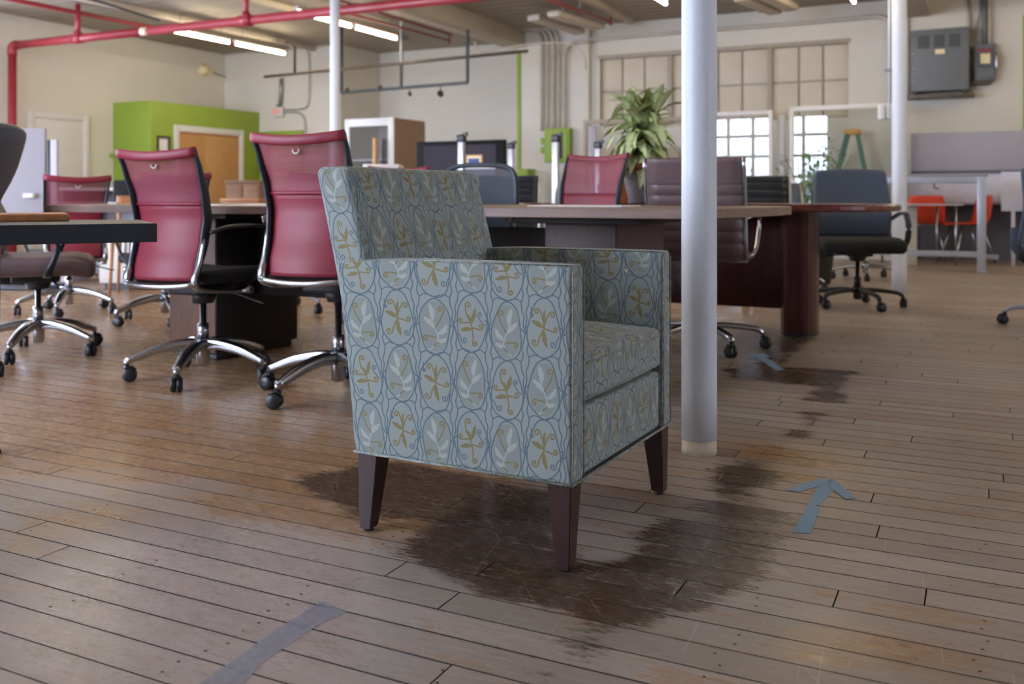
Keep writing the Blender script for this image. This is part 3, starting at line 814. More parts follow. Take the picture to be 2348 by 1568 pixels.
# small torn thread tag inside the far arm
w = MB(); w.tube([(-.105, A_W-A_T-.003, .602), (-.098, A_W-A_T-.010, .594), (-.094, A_W-A_T-.008, .603)], .002, 6); w.build('loose_thread', 'paper', arm)

# ================================================================== columns
def column(px, d, r, label, top=CEIL-.27, bare=0.0):
    rx, ry = ray(px); x, y = rx*d, ry*d
    t = thing('column', label, 'column', (x, y, 0))
    m_ = MB(); m_.lathe([(r, .045 if bare else 0), (r*1.002, .2), (r, 1.2), (r*1.003, 2.0), (r, top)], seg=40); m_.build('shaft', 'polepaint', t)
    if bare: MB().lathe([(r*1.0, 0), (r*.99, .02), (r*.985, .046)], seg=40).build('bare_foot', 'plaster', t)
    MB().lathe([(r, top-.09), (r*1.5, top-.03), (r*1.5, top)], seg=32).build('capital', 'polepaint', t)
    return t
column(1603, 2.945, .0543, 'thick white painted column right behind the armchair, chipped at its foot', bare=1)
column(2062, 7.9, .059, 'white column at right carrying a conduit and switch boxes')
column(768, 10.55, .054, 'slim white column far back, behind the tallest red mesh chair')
# ================================================================== office chairs (local frame: the sitter faces +Y)
def caster_mb():
    m = MB()
    for sx in (-1, 1):
        prof = [(.004, 0), (.026, 0), (.030, .004), (.030, .014), (.026, .019), (.004, .019)]
        vs = []; fs = []; seg = 18
        for r, w in prof:
            for k in range(seg):
                a = 2*math.pi*k/seg; vs.append((sx*(.0018+w*1.12), -.012+r*math.cos(a), .030+r*math.sin(a)))
        for i in range(len(prof)-1):
            for k in range(seg): a, b_ = i*seg+k, i*seg+(k+1) % seg; fs.append((a, b_, b_+seg, a+seg))
        m.add(vs, fs, True); o = len(m.v)-len(vs)
        m.f.append([o+(len(prof)-1)*seg+k for k in range(seg)]); m.sm.append(False)
    m.sweep([(0, -.036, .050), (0, -.022, .062), (0, 0, .066), (0, .012, .060)], [.022, .034, .036, .026], .010, seg=8)
    m.tube([(0, 0, .050), (0, 0, .082)], .008, 8)
    return m
def leg5_mb(style):
    m = MB()
    if style == 'flat':      # broad cast arms sweeping down to the casters
        pts = smooth_path([(.022, 0, .150), (.09, 0, .152), (.19, 0, .134), (.27, 0, .105), (.315, 0, .088)], 3)
        n = len(pts); m.sweep(pts, [.056-.026*i/(n-1) for i in range(n)], [.052-.026*i/(n-1) for i in range(n)], seg=12, power=.4)
        m.tube([(.312, 0, .096), (.312, 0, .072)], .012, 10)
    elif style == 'tube':    # rounded arms with a drooping end
        pts = smooth_path([(.02, 0, .120), (.12, 0, .122), (.22, 0, .112), (.285, 0, .100), (.31, 0, .078)], 3)
        n = len(pts); m.sweep(pts, [.046-.016*i/(n-1) for i in range(n)], [.034-.008*i/(n-1) for i in range(n)], seg=12, power=.8)
    return m
def base5(root, phase, mat, style, seed, z_seat, post='chrome', key=''):
    rr = random.Random(seed)
    hubz = .150 if style == 'flat' else .125
    cpart('hub'+style, 'hub', lambda: MB().lathe([(.020, .055), (.028, .060), (.030, hubz-.03), (.036, hubz-.01), (.036, hubz+.018), (.028, hubz+.026)], seg=24), mat, root)
    for k in range(5):
        a = phase+k*2*math.pi/5
        cpart('leg'+style, 'base_leg', lambda: leg5_mb(style), mat, root, None, (0, 0, a))
        cpart('caster', 'caster', caster_mb, 'plastic', root, (.312*math.cos(a), .312*math.sin(a), 0), (0, 0, rr.uniform(0, 6.28)))
    cpart('post%s%.2f' % (style, z_seat), 'gas_post', lambda: MB().lathe([(.024, hubz+.02), (.024, hubz+.09), (.014, hubz+.092), (.014, z_seat-.06)], seg=18), post, root)
def curve_y(z):                              # side profile of the mesh back
    P = [(.42, -.245), (.50, -.232), (.60, -.200), (.70, -.186), (.80, -.205), (.90, -.245), (1.0, -.29)]
    z = max(.42, min(1.0, z))
    for (a, ya), (b_, yb) in zip(P, P[1:]):
        if z <= b_:
            t = (z-a)/(b_-a); t = t*t*(3-2*t)*.4+t*.6
            return ya+(yb-ya)*t
    return P[-1][1]
def hw(z): return .165+(z-.42)*.055          # half width of the back
def sheet_mb(z0, z1, inset=0, bow=.035, dy=0, nz=18, nx=12, thick=.003):
    m = MB(); g = {}
    vs = []; fs = []
    for s_ in (0, 1):
        for i in range(nz+1):
            z = z0+(z1-z0)*i/nz; w = hw(z)-inset
            for j in range(nx+1):
                u = -1+2*j/nx; top = .018*(u*u-1)*max(0, (z-.9)/.1)
                vs.append((u*w, curve_y(z)+bow*(u*u-1)+dy+(thick if s_ else 0), z+top))
    N = (nz+1)*(nx+1)
    for i in range(nz):
        for j in range(nx):
            a = i*(nx+1)+j; fs.append((a, a+1, a+nx+2, a+nx+1)); fs.append((N+a, N+a+nx+1, N+a+nx+2, N+a+1))
    for j in range(nx):
        a = j; fs.append((a, N+a, N+a+1, a+1)); a = nz*(nx+1)+j; fs.append((a, a+1, N+a+1, N+a))
    for i in range(nz):
        a = i*(nx+1); fs.append((a, a+nx+1, N+a+nx+1, N+a)); a += nx; fs.append((a, N+a, N+a+nx+1, a+nx+1))
    return m.add(vs, fs, True)
def side_frame_mb(s_):
    m = MB(); pts = [(s_*(hw(z)+.004), curve_y(z)-.004, z) for z in np.linspace(.44, .985, 18)]
    n = len(pts); m.sweep(pts, [.020+.030*math.sin(math.pi*min(1, i/(n-1)*1.1))**.8 for i in range(n)], [.016]*n, up=(1, 0, 0), seg=10, power=.6)
    return m
def mesh_chair(label, px=None, d=None, face=90, phase=0, up=0, group=None, mesh='redmesh', low='redmeshlow', rail='redrail', metal='chrome', xy=None, arms=True, seed=1, frame='darkframe', name='mesh_office_chair', cat='office chair'):
    # face: compass angle in the room plan the sitter faces (90 = away along +Y)
    if xy is None: rx, ry = ray(px); xy = (rx*d, ry*d)
    t = thing(name, label, cat, (xy[0], xy[1], 0), R(face-90), group)
    base5(t, phase, metal, 'flat', seed, .46+up)
    U = lambda z: (0, 0, z)
    k = 'mc'
    up_ = (0, 0, up)
    cpart(k+'mech', 'tilt_mechanism', lambda: MB().cbox(-.085, .085, -.13, .10, .375, .42, .012).lathe([(.045, .33), (.06, .38)], seg=16), 'plastic', t, up_)
    cpart(k+'seat', 'seat', lambda: MB().rbox(0, .02, .452, .235, .235, .030, .028, 4, 6, lambda x, y, z: (x*(1-.12*max(0, -y/.235)), y, z-.02*max(0, (y-.12)/.12)**2+.012*(x/.235)**2)), 'blackseat', t, up_)
    b = cpart(k+'low', 'lower_mesh', lambda: sheet_mb(.45, .76), low, t, up_)
    cpart(k+'mesh', 'back_mesh', lambda: sheet_mb(.76, .975), mesh, t, up_)
    def rail_mb():
        m = MB(); pts = []
        for j in range(15):
            u = -1+2*j/14; z = .978; pts.append((u*(hw(z)+.010), curve_y(z)+.035*(u*u-1)-.004, z+.018*(u*u-1)))
        m.sweep(pts, .022, .040, seg=12, power=.8); return m
    cpart(k+'rail', 'top_rail', rail_mb, rail, t, up_)
    def band_mb():
        m = MB(); pts = []
        for j in range(13):
            u = -1+2*j/12; pts.append((u*hw(.77), curve_y(.77)+.035*(u*u-1)-.003, .765)); 
        m.sweep(pts, .006, .014, seg=6); return m
    cpart(k+'band', 'seam_band', band_mb, rail, t, up_)
    cpart(k+'hdl', 'pull_ring', lambda: MB().tube([(.014*math.cos(a), curve_y(.93)-.040, .925+.014*math.sin(a)) for a in np.linspace(-3.3, .2, 9)], .003, 6), 'white', t, up_)
    for s_ in (-1, 1):
        cpart(k+'fr%d' % s_, 'side_frame', lambda: side_frame_mb(s_), frame, t, up_)
        def brk():
            m = MB(); pts = smooth_path([(s_*.186, curve_y(.62)-.016, .62), (s_*.182, -.235, .52), (s_*.178, -.262, .45), (s_*.176, -.225, .415), (s_*.18, -.08, .395), (s_*.19, .03, .385)], 4)
            n = len(pts); m.sweep(pts, [.014+.012*math.sin(math.pi*i/(n-1)) for i in range(n)], [.014+.020*math.sin(math.pi*i/(n-1)) for i in range(n)], up=(1, 0, 0), seg=10, power=.7); return m
        cpart(k+'br%d' % s_, 'chrome_bracket', brk, metal, t, up_)
        if arms:
            def armb():
                m = MB(); pts = smooth_path([(s_*.205, -.20, .645), (s_*.245, -.14, .668), (s_*.262, .0, .672), (s_*.262, .13, .655), (s_*.260, .205, .610), (s_*.255, .19, .565), (s_*.235, .09, .47), (s_*.205, .015, .40)], 5)
                n = len(pts); m.sweep(pts, [.040 if 4 < i < 17 else .020 for i in range(n)], [.016 if 4 < i < 17 else .016 for i in range(n)], seg=10, power=.7); return m
            cpart(k+'arm%d' % s_, 'armrest', armb, 'plastic', t, up_)
            cpart(k+'knob%d' % s_, 'pivot_knob', lambda: MB().tube([(s_*.185, .02, .395), (s_*.245, .02, .395)], .017, 12), 'chrome', t, up_)
    def cross():
        m = MB(); pts = [(u*.182, -.262+.0+.028*(u*u-1), .437-.012*(1-u*u)) for u in np.linspace(-1, 1, 13)]
        m.sweep(pts, .020, .022, seg=10, power=.7); return m
    cpart(k+'cross', 'lower_rail', cross, metal, t, up_)
    cpart(k+'lev', 'lever', lambda: MB().tube(smooth_path([(.05, .02, .385), (.16, .02, .375), (.26, .03, .345), (.30, .035, .335)], 3), .005, 6), 'plastic', t, up_)
    return t
GRM = 'red mesh chairs round the walnut table'
mesh_chair('red mesh chair standing whole left of the armchair, back to us, at the walnut table', px=466, d=4.15, face=94, phase=R(75), seed=3, group=GRM, xy=None)
mesh_chair('red mesh chair partly hidden directly behind the armchair back, the tallest of the red backs', px=776, d=3.80, face=95, phase=R(112), up=.045, seed=5, group=GRM)
mesh_chair('red mesh chair at the far left end of the walnut table', px=158, d=6.45, face=152, phase=R(30), up=-.06, seed=6, group=GRM)
mesh_chair('red mesh chair hidden behind the whole red chair, only an edge of its back showing', px=378, d=6.0, face=150, phase=R(50), up=-.055, seed=8, group=GRM)
mesh_chair('red mesh chair beyond the walnut table in front of the green door frame', px=672, d=6.6, face=-82, phase=R(10), up=-.02, seed=9, group=GRM)
mesh_chair('red mesh chair of which only the top shows over the armchair back', px=905, d=6.0, face=-62, phase=R(10), up=-.0, seed=10, group=GRM)
mesh_chair('red mesh chair across the table, left of the potted plants, facing us', px=1308, d=5.2, face=-100, phase=R(35), up=.045, seed=11, group=GRM)

# black chair with a framed mesh back
def framed_chair(label, px, d, face, phase, up=0, seed=1, metal='plastic', w=.235, frame='darkframe', mesh='blackmesh', z1=.98, group=None):
    rx, ry = ray(px)
    t = thing('framed_mesh_chair', label, 'office chair', (rx*d, ry*d, 0), R(face-90), group)
    base5(t, phase, metal, 'tube', seed, .46+up, post='plastic' if metal == 'plastic' else 'chrome')
    u = (0, 0, up)
    MB().cbox(-.085, .085, -.10, .10, .375, .42, .012).build('tilt_mechanism', 'plastic', t, loc=u)
    MB().rbox(0, .02, .455, .24, .24, .034, .030, 4, 6, lambda x, y, z: (x, y, z-.02*max(0, (y-.12)/.12)**2)).build('seat', 'blackseat', t, loc=u)
    def yy(z): return -.215+.05*math.sin((z-.5)*4)-.11*max(0, z-.75)
    loop = []
    for sx, z in [(-.86, .52), (-.95, .62), (-1, .75), (-.98, .88), (-.88, z1-.03), (-.6, z1), (0, z1+.008), (.6, z1), (.88, z1-.03), (.98, .88), (1, .75), (.95, .62), (.86, .52)]:
        loop.append((sx*w, yy(z)+.02*(abs(sx)-1)*0, z))
    loop += [(0, yy(.5), .505)]; loop.append(loop[0])
    MB().sweep(smooth_path(loop, 4), .030, .026, up=(0, 1, 0), seg=10).build('back_frame', frame, t, loc=u)
    m = MB(); vs = []; fs = []; nz, nx = 14, 10
    for i in range(nz+1):
        z = .52+(z1-.02-.52)*i/nz; ww = w*(.9 if z < .56 else .97)*(1-.06*max(0, (z-.9)/.1))
        for j in range(nx+1): uu = -1+2*j/nx; vs.append((uu*ww, yy(z)-.018*(1-uu*uu), z))
    for i in range(nz):
        for j in range(nx): a = i*(nx+1)+j; fs.append((a, a+1, a+nx+2, a+nx+1))
    m.add(vs, fs, True); m.build('back_mesh', mesh, t, loc=u)
    MB().sweep([(0, -.08, .40), (0, -.20, .42), (0, -.255, .50), (0, -.245, .62)], .06, .02, up=(1, 0, 0), seg=10).build('back_stem', frame, t, loc=u)
    for s_ in (-1, 1):
        MB().sweep(smooth_path([(s_*.20, .02, .42), (s_*.265, .01, .44), (s_*.275, -.01, .55), (s_*.272, -.02, .655)], 4), .03, .014, up=(0, 1, 0), seg=8).build('arm_post', 'plastic', t, loc=u)
        MB().rbox(s_*.27, 0, .668, .04, .125, .012, .010, 3, 4).build('armrest', 'plastic', t, loc=u)
    return t
framed_chair('black office chair with rounded framed mesh back, behind the armchair and table', 1080, 5.65, -78, R(20), up=.0, seed=2)
framed_chair('grey mesh chair with silver base cut off by the right edge of the picture', 2436, 5.75, -8, R(205), up=-.02, seed=4, metal='silver', frame='slate', mesh='greymesh', w=.25, z1=.97)

# ribbed leather chair on a chrome frame
def ribbed_chair(label, px, d, face, phase, up=0, hide='taupe', top=.96, smooth_top=.13, pitch=.061, seed=1, group=None, arms=True, w=.23, base='chrome'):
    rx, ry = ray(px)
    t = thing('ribbed_leather_chair', label, 'office chair', (rx*d, ry*d, 0), R(face-90), group)
    base5(t, phase, base, 'tube', seed, .46+up)
    u = (0, 0, up)
    MB().cbox(-.08, .08, -.10, .10, .375, .425, .012).build('tilt_mechanism', 'plastic', t, loc=u)
    # one continuous sling: back curving into the seat
    prof = smooth_path([(0, -.305, top), (0, -.268, .82), (0, -.232, .68), (0, -.215, .56), (0, -.195, .49), (0, -.13, .452), (0, 0, .448), (0, .14, .462), (0, .215, .445)], 8)
    seglen = [0]
    for a, b_ in zip(prof, prof[1:]): seglen.append(seglen[-1]+(b_-a).length)
    T = seglen[-1]
    def sling(x0, x1, s0, s1):
        m = MB(); n = 150; vs = []; fs = []; nx = 8
        for side in (1, -1):
            for i in range(n+1):
                s_ = s0+(s1-s0)*i/n
                k = max(0, min(len(prof)-2, next((q for q in range(len(seglen)-1) if seglen[q+1] >= s_), len(seglen)-2)))
                f = (s_-seglen[k])/(seglen[k+1]-seglen[k]); p = prof[k].lerp(prof[k+1], f); d_ = (prof[k+1]-prof[k]).normalized()
                nn = Vector((0, -d_.z, d_.y))*(-1)
                th = .013
                if s_ > smooth_top: th = .006+.0105*abs(math.sin(math.pi*(s_-smooth_top)/pitch))**.6
                else: th = .014*min(1, (s_+.004)/.02)**.5+.003
                for j in range(nx+1):
                    v = -1+2*j/nx; e = th*(1-.55*abs(v)**8)
                    q = p+nn*side*e; vs.append((v*x1, q.y, q.z))
        N = (n+1)*(nx+1)
        for i in range(n):
            for j in range(nx):
                a = i*(nx+1)+j; fs.append((a, a+1, a+nx+2, a+nx+1)); fs.append((N+a, N+a+nx+1, N+a+nx+2, N+a+1))
            a = i*(nx+1); fs.append((a, a+nx+1, N+a+nx+1, N+a)); a += nx; fs.append((a, N+a, N+a+nx+1, a+nx+1))
        fs.append([j for j in range(nx+1)][::1]+[N+j for j in range(nx, -1, -1)])
        return m.add(vs, fs, True)
    sling(-w, w, 0, T*.58).build('backrest', hide, t, loc=u)
    sling(-w, w, T*.58, T).build('seat', hide, t, loc=u)
    for s_ in (-1, 1):
        MB().tube([(s_*(w+.008), p.y, p.z) for p in prof[::3]+[prof[-1]]], .011, 8).build('side_rail', 'chrome', t, loc=u)
        if arms:
            a_ = MB().sweep(smooth_path([(s_*(w+.012), -.225, .655), (s_*(w+.035), -.19, .668), (s_*(w+.04), -.02, .668), (s_*(w+.04), .085, .662), (s_*(w+.04), .11, .62), (s_*(w+.03), .06, .50), (s_*(w+.01), .02, .455)], 4), .022, .012, seg=10).build('arm_loop', 'chrome', t, loc=u)
    MB().cbox(-w, w, -.05, -.02, .425, .44, .004).build('cross_bar', 'chrome', t, loc=u)
    return t
ribbed_chair('taupe ribbed leather chair behind the thick white column, its back to us', 1612, 4.95, 96, R(18), up=.03, top=.955, w=.235, seed=3)
ribbed_chair('black ribbed leather chair right of the taupe ribbed chair', 1752, 7.15, -70, R(60), up=.02, hide='blackleather', smooth_top=.05, pitch=.066, top=.93, seed=4)
ribbed_chair('black ribbed leather chair with its chrome rail showing right of the framed mesh back', 1163, 7.2, -66, R(60), up=.0, hide='blackleather', smooth_top=.05, pitch=.056, top=.955, seed=5)
ribbed_chair('grey chair with black padded back behind the black ribbed chair', 1800, 7.9, -60, R(20), up=.0, hide='bluegrey', smooth_top=.5, top=.90, seed=6)
ribbed_chair('taupe leather chair low and far back, left of the facing red mesh chair', 1236, 9.2, -20, R(20), up=-.02, hide='taupe', smooth_top=.2, top=.80, seed=7, w=.2)

# upholstered task chair
def task_chair(label, px, d, face, phase, up=0, top=.98, back='slate', seat='blackseat', base='plastic', seed=1, w=.25, style='tube', post='plastic', arms=True, group=None, rake=0.0, zb=.50):
    rx, ry = ray(px)
    t = thing('padded_office_chair', label, 'office chair', (rx*d, ry*d, 0), R(face-90), group)
    base5(t, phase, base, style, seed, .46+up, post=post)
    u = (0, 0, up)
    MB().cbox(-.09, .09, -.12, .10, .365, .41, .012).lathe([(.05, .33), (.065, .37)], seg=16).build('tilt_mechanism', 'plastic', t, loc=u)
    MB().rbox(0, .02, .455, w+.01, .245, .048, .042, 5, 6, lambda x, y, z: (x*(1-.10*max(0, -y/.245)), y, z-.022*max(0, (y-.10)/.14)**2)).build('seat', seat, t, loc=u)
    H = (top-zb)/2
    def df(x, y, z):
        f = (z+H)/(2*H); x *= 1+.05*math.sin(math.pi*f)-.05*f
        y += -.06*f-rake*f+.05*math.exp(-((f-.3)/.25)**2)+.05*(x/w)**2*.8
        z += -.02*(x/w)**2*f
        return x, y, z
    b = MB().rbox(0, -.235, zb+H, w-.01, .032, H, .026, 4, 9, df).build('backrest', back, t, loc=u)
    MB().tube([(w*.93*sx, -.272-.06*f-rake*f+.05*math.exp(-((f-.3)/.25)**2)+.04, zb+2*H*f) for sx in (1,) for f in np.linspace(.08, .92, 8)], .003, 6).build('seam', 'plastic', b)
    MB().sweep([(0, -.06, .385), (0, -.20, .392), (0, -.30, .44), (0, -.295, .58)], .07, .02, up=(1, 0, 0), seg=10).build('back_stem', 'plastic', t, loc=u)
    if arms:
        for s_ in (-1, 1):
            MB().sweep(smooth_path([(s_*.20, .05, .405), (s_*(w+.03), .06, .43), (s_*(w+.05), .10, .55), (s_*(w+.045), .06, .66), (s_*(w+.04), -.06, .672), (s_*(w+.03), -.17, .65), (s_*(w-.02), -.24, .60)], 5), .042, .020, seg=10).build('armrest', 'darkframe', t, loc=u)
    MB().tube([(.05, .06, .385), (.18, .08, .375), (.29, .10, .36)], .007, 8).build('lever', 'plastic', t, loc=u)
    return t
task_chair('charcoal padded task chair with black five-star base, right of the cherry table end', 1966, 6.8, -72, R(-38), up=.0, top=1.0, seed=5, w=.275)
task_chair('taupe leather swivel chair tucked under the black table at left', 88, 4.78, 50, R(-20), up=.0, top=1.0, back='taupedark', seat='taupe', base='chrome', style='flat', post='chrome', seed=6, w=.26, arms=True)
task_chair('high-backed blue-grey leather chair cut off by the left edge above the black table', -195, 3.98, 214, R(-60), up=.06, top=1.045, back='bluegrey', seat='bluegrey', base='chrome', post='chrome', seed=7, w=.27, rake=.07)
task_chair('dark padded chair with chrome base between the cherry table and the charcoal chair', 1985, 9.1, 70, R(10), up=-.06, top=.80, back='blackleather', seat='blackleather', base='chrome', style='tube', post='chrome', seed=8, w=.22)
# ================================================================== tables
# walnut laminate conference table
tx0, ty0 = -4.32, 3.25
t = thing('conference_table', 'long walnut laminate conference table running behind the armchair', 'table', (0, 0, 0))
outline = [(-4.30, 3.27), (-3.6, 3.245), (-2.6, 3.235), (-1.6, 3.245), (-.93, 3.27), (-.86, 3.32), (-.79, 3.65), (-.75, 3.95), (-.745, 4.25), (-.80, 4.40), (-.95, 4.44), (-2.6, 4.47), (-4.2, 4.44), (-4.36, 4.38), (-4.40, 3.9), (-4.38, 3.35)]
MB().prism(outline, .716, .752, bev=.003).build('tabletop', 'laminate', t)
for (x0, x1) in ((-3.60, -3.30), (-1.56, -1.26)):
    s_ = MB().cbox(x0, x1, 3.45, 4.05, .03, .70, .003).build('pedestal', 'espresso' if x0 < -3 else 'lamdark', t)
    MB().cbox(x0-.002, x1-.004, 3.444, 3.452, .04, .69, .002).build('pedestal_front', 'lamside' if x0 < -3 else 'espresso2', s_)
    MB().cbox(x0-.12, x1+.12, 3.38, 4.12, .69, .716, .003).build('mounting_board', 'espresso', s_)
    MB().cbox(x0+.02, x1-.02, 3.47, 4.03, 0, .03, .004).build('plinth', 'plastic', s_)
MB().cbox(-3.30, -1.56, 3.72, 3.75, .30, .66, .003).build('modesty_panel', 'espresso', t)
for i, (px, dd, w_, l_, a) in enumerate([(600, 4.5, .21, .28, .2), (545, 4.7, .21, .28, -.4), (640, 4.9, .3, .2, .1), (1340, 4.1, .42, .28, .05)]):
    rx, ry = ray(px)
    tag(MB().cbox(-w_/2, w_/2, -l_/2, l_/2, 0, .002+.0012*i, .0005).build('paper_sheet', 'paper', loc=(rx*dd, ry*dd, .7522), rot=(0, 0, a)),
        ['white sheet lying on the walnut table left of the tallest red chair', 'white sheet nearest the whole red chair on the walnut table', 'wide white sheet beyond the other papers on the walnut table', 'large pale sheet on the table in front of the facing red chair'][i], 'paper', 'papers on the walnut table')
# folded brown card seen under the table near the armchair
tag(MB().cbox(-.11, .11, -.004, .004, 0, .16, .002).build('brown_board', 'taupe', loc=(*at(1335, 575, 4.0).xy, 0), rot=(0, R(0), .3)), 'small mauve board standing on the floor beneath the walnut table', 'board')
# cherry racetrack table
t = thing('cherry_table', 'red cherry racetrack table with rounded slab legs, right of the thick white column', 'table', (0, 0, 0))
oc = []
for k in range(25):
    a = -math.pi/2+math.pi*k/24; oc.append((-.93+.53*math.cos(a), 5.68+.56*math.sin(a)))
for k in range(25):
    a = math.pi/2+math.pi*k/24; oc.append((-2.2+.53*math.cos(a), 5.68+.56*math.sin(a)))
MB().prism(oc, .712, .752, bev=.010, smooth=False).build('tabletop', 'cherry', t)
for cx_ in (-.93, -2.3):
    sl = [(cx_-.06+.06*math.cos(a), 5.655+.14*math.sin(a)) for a in np.linspace(math.pi/2, 3*math.pi/2, 9)]+[(cx_+.03+.06*math.cos(a), 5.655+.14*math.sin(a)) for a in np.linspace(-math.pi/2, math.pi/2, 9)]
    l_ = MB().prism(sl, .015, .712, bev=.004).build('column_leg', 'cherryv', t)
    MB().prism([((x-cx_)*.97+cx_, y) for x, y in sl], 0, .018).build('foot_plate', 'plastic', l_)
MB().cbox(-2.30, -.93, 5.64, 5.67, .14, .70, .003).build('modesty_panel', 'cherryv', t)
# black square table at left with an oak tray
t = thing('black_table', 'black square-edged table cut off by the left edge', 'table', (0, 0, 0))
a_ = hz(360, 512, .728); b_ = hz(-420, 522, .728); ux = (b_-a_).normalized(); a_ = a_; wdt = .75; nrm = Vector((-ux.y, ux.x, 0)); nrm = nrm if nrm.dot(a_) > 0 else -nrm
P4 = [a_, b_, b_+nrm*wdt, a_+nrm*(wdt*.55)]
P4 = [(p.x, p.y) for p in P4]
MB().prism(P4, .680, .728, bev=.002).build('tabletop', 'blacktop', t)
for p in (b_, b_+nrm*wdt):
    q = p-ux*.03+nrm*(.03 if p is b_ else -.03); MB().cbox(q.x-.025, q.x+.025, q.y-.025, q.y+.025, 0, .68, .003).build('leg', 'blacktop', t)
q = fl(-22, 1040); MB().tube([(q.x, q.y, 0), (q.x, q.y, .68)], [.022, .03], 12).build('leg', 'plastic', t); MB().cyl(q.x, q.y, 0, .012, .03, seg=16).build('foot', 'plastic', t)
q0 = hz(160, 493, .745); q1 = q0+ux*.55
tr = MB().prism([(q0.x, q0.y), (q1.x, q1.y), ((q1+nrm*.3).x, (q1+nrm*.3).y), ((q0+nrm*.3).x, (q0+nrm*.3).y)], .728, .748, bev=.004).build('wooden_tray', 'oakh')
tag(tr, 'thin orange-brown wooden board lying on the black table at left', 'board')

# ================================================================== left background
def face_box(mb, px0, px1, X, z0, z1, thick):   # slab on an X-plane between two picture columns
    y0, y1 = onX(px0, 300, X).y, onX(px1, 300, X).y; return mb.box(X, X+thick, y0, y1, z0, z1)
# white door in the left wall
yd0, yd1 = onX(72, 300, XL).y, onX(193, 300, XL).y; zd = onX(80, 265, XL).z
dr = MB().cbox(XL-.01, XL+.045, yd0-.06, yd0+.03, 0, zd+.06, .006).cbox(XL-.01, XL+.045, yd1-.03, yd1+.06, 0, zd+.06, .006).cbox(XL-.012, XL+.043, yd0-.058, yd1+.058, zd-.03, zd+.062, .004).build('door_1', 'white', kind='structure')
MB().cbox(XL, XL+.02, yd0+.03, yd1-.03, .01, zd-.03, .004).build('door_panel', 'white', dr)
MB().tube([(XL+.02, yd1-.12, .98), (XL+.07, yd1-.12, .98), (XL+.07, yd1-.24, .98)], .011, 8).build('door_handle', 'steel', dr)
# green booth
XGB = onX(345, 230, -11.63).x; yb0 = onX(345, 230, -11.63).y; zgb = onX(345, 230, -11.63).z
bx = MB().cbox(XL, XGB, yb0, YE-.001, 0, zgb, .006).build('wall_booth', 'green', kind='structure')
# framed opening with two oak doors
o0, o1 = onX(398, 290, XGB).y, onX(557, 300, XGB).y; zo = onX(400, 286, XGB).z
d2 = MB().cbox(XGB-.01, XGB+.03, o0, o0+.10, 0, zo, .005).cbox(XGB-.01, XGB+.03, o1-.10, o1, 0, zo, .005).cbox(XGB-.012, XGB+.028, o0+.002, o1-.002, zo-.10, zo+.002, .003).build('door_2', 'white', kind='structure')
mid_ = onX(468, 300, XGB).y
MB().cbox(XGB, XGB+.008, o0+.10, mid_-.006, .01, zo-.14, .003).build('door_leaf', 'oak', d2)
MB().cbox(XGB, XGB+.008, mid_+.006, o1-.10, .01, zo-.14, .003).build('door_leaf', 'oak', d2)
MB().box(XGB, XGB+.004, o0+.10, o1-.10, zo-.15, zo-.09).build('header_gap', 'oakh', d2)
# picture frame
f0, f1 = onX(359, 330, XGB).y, onX(388, 330, XGB).y; zf0, zf1 = onX(372, 352, XGB).z, onX(372, 312, XGB).z
pf = thing('picture_frame', 'small dark framed certificate on the green booth wall', 'picture', (XGB, (f0+f1)/2, (zf0+zf1)/2))
hw_, hh_ = (f1-f0)/2, (zf1-zf0)/2; m_ = MB()
for (a, b2, c, d_) in ((-hw_, hw_, -hh_, -hh_+.025), (-hw_, hw_, hh_-.025, hh_), (-hw_, -hw_+.025, -hh_, hh_), (hw_-.025, hw_, -hh_, hh_)): m_.cbox(0, .025, a, b2, c, d_, .003)
m_.build('frame', 'legwood', pf); MB().box(.002, .008, -hw_+.02, hw_-.02, -hh_+.02, hh_-.02).build('mat_board', 'greyfab', pf)
MB().box(.008, .010, -hw_+.05, hw_-.05, -hh_+.05, hh_-.05).build('print', 'paper', pf)
# green framed office door in the exit wall
g0, g1 = onY(597, 300, YE).x, onY(697, 300, YE).x; zg = onY(600, 303, YE).z
d3 = MB().cbox(g0, g0+.10, YE-.035, YE+.01, 0, zg, .005).cbox(g1-.10, g1, YE-.035, YE+.01, 0, zg, .005).cbox(g0+.002, g1-.002, YE-.033, YE+.012, zg-.09, zg+.002, .003).build('door_3', 'green', kind='structure')
MB().cbox(g0+.10, g1-.10, YE-.02, YE+.0, .01, zg-.09, .003).build('door_leaf', 'oak', d3)
s0, s1 = onY(624, 330, YE-.03).x, onY(684, 330, YE-.03).x; zs0, zs1 = .95, onY(640, 317, YE-.03).z
ps = thing('door_poster', 'pale yellow poster on the oak door under the exit sign', 'poster', ((s0+s1)/2, YE-.021, (zs0+zs1)/2))
MB().box(-(s1-s0)/2, (s1-s0)/2, -.002, 0, -(zs1-zs0)/2, (zs1-zs0)/2).build('sheet', 'cream', ps)
m_ = MB(); rr = random.Random(2); hh = (zs1-zs0)/2
for r in range(7):
    x = -(s1-s0)/2+.06; z = hh-.10-r*.12
    while x < (s1-s0)/2-.1: wl = rr.uniform(.03, .10); m_.box(x, x+wl, -.0035, -.002, z, z+(.05 if r == 0 else .025)); x += wl+.02
m_.build('print_lines', 'ink', ps)
MB().cbox(g0+.12, g0+.16, YE-.05, YE-.02, zg-.30, zg-.14, .004).build('door_closer', 'white', d3)
# electric outlet strip left of booth
q = onX(265, 357, XL); tag(MB().cbox(XL, XL+.05, q.y-.13, q.y+.10, q.z-.03, q.z+.03, .006).build('switch_box', 'green'), 'small green box on the left wall beside the green booth', 'switch box')
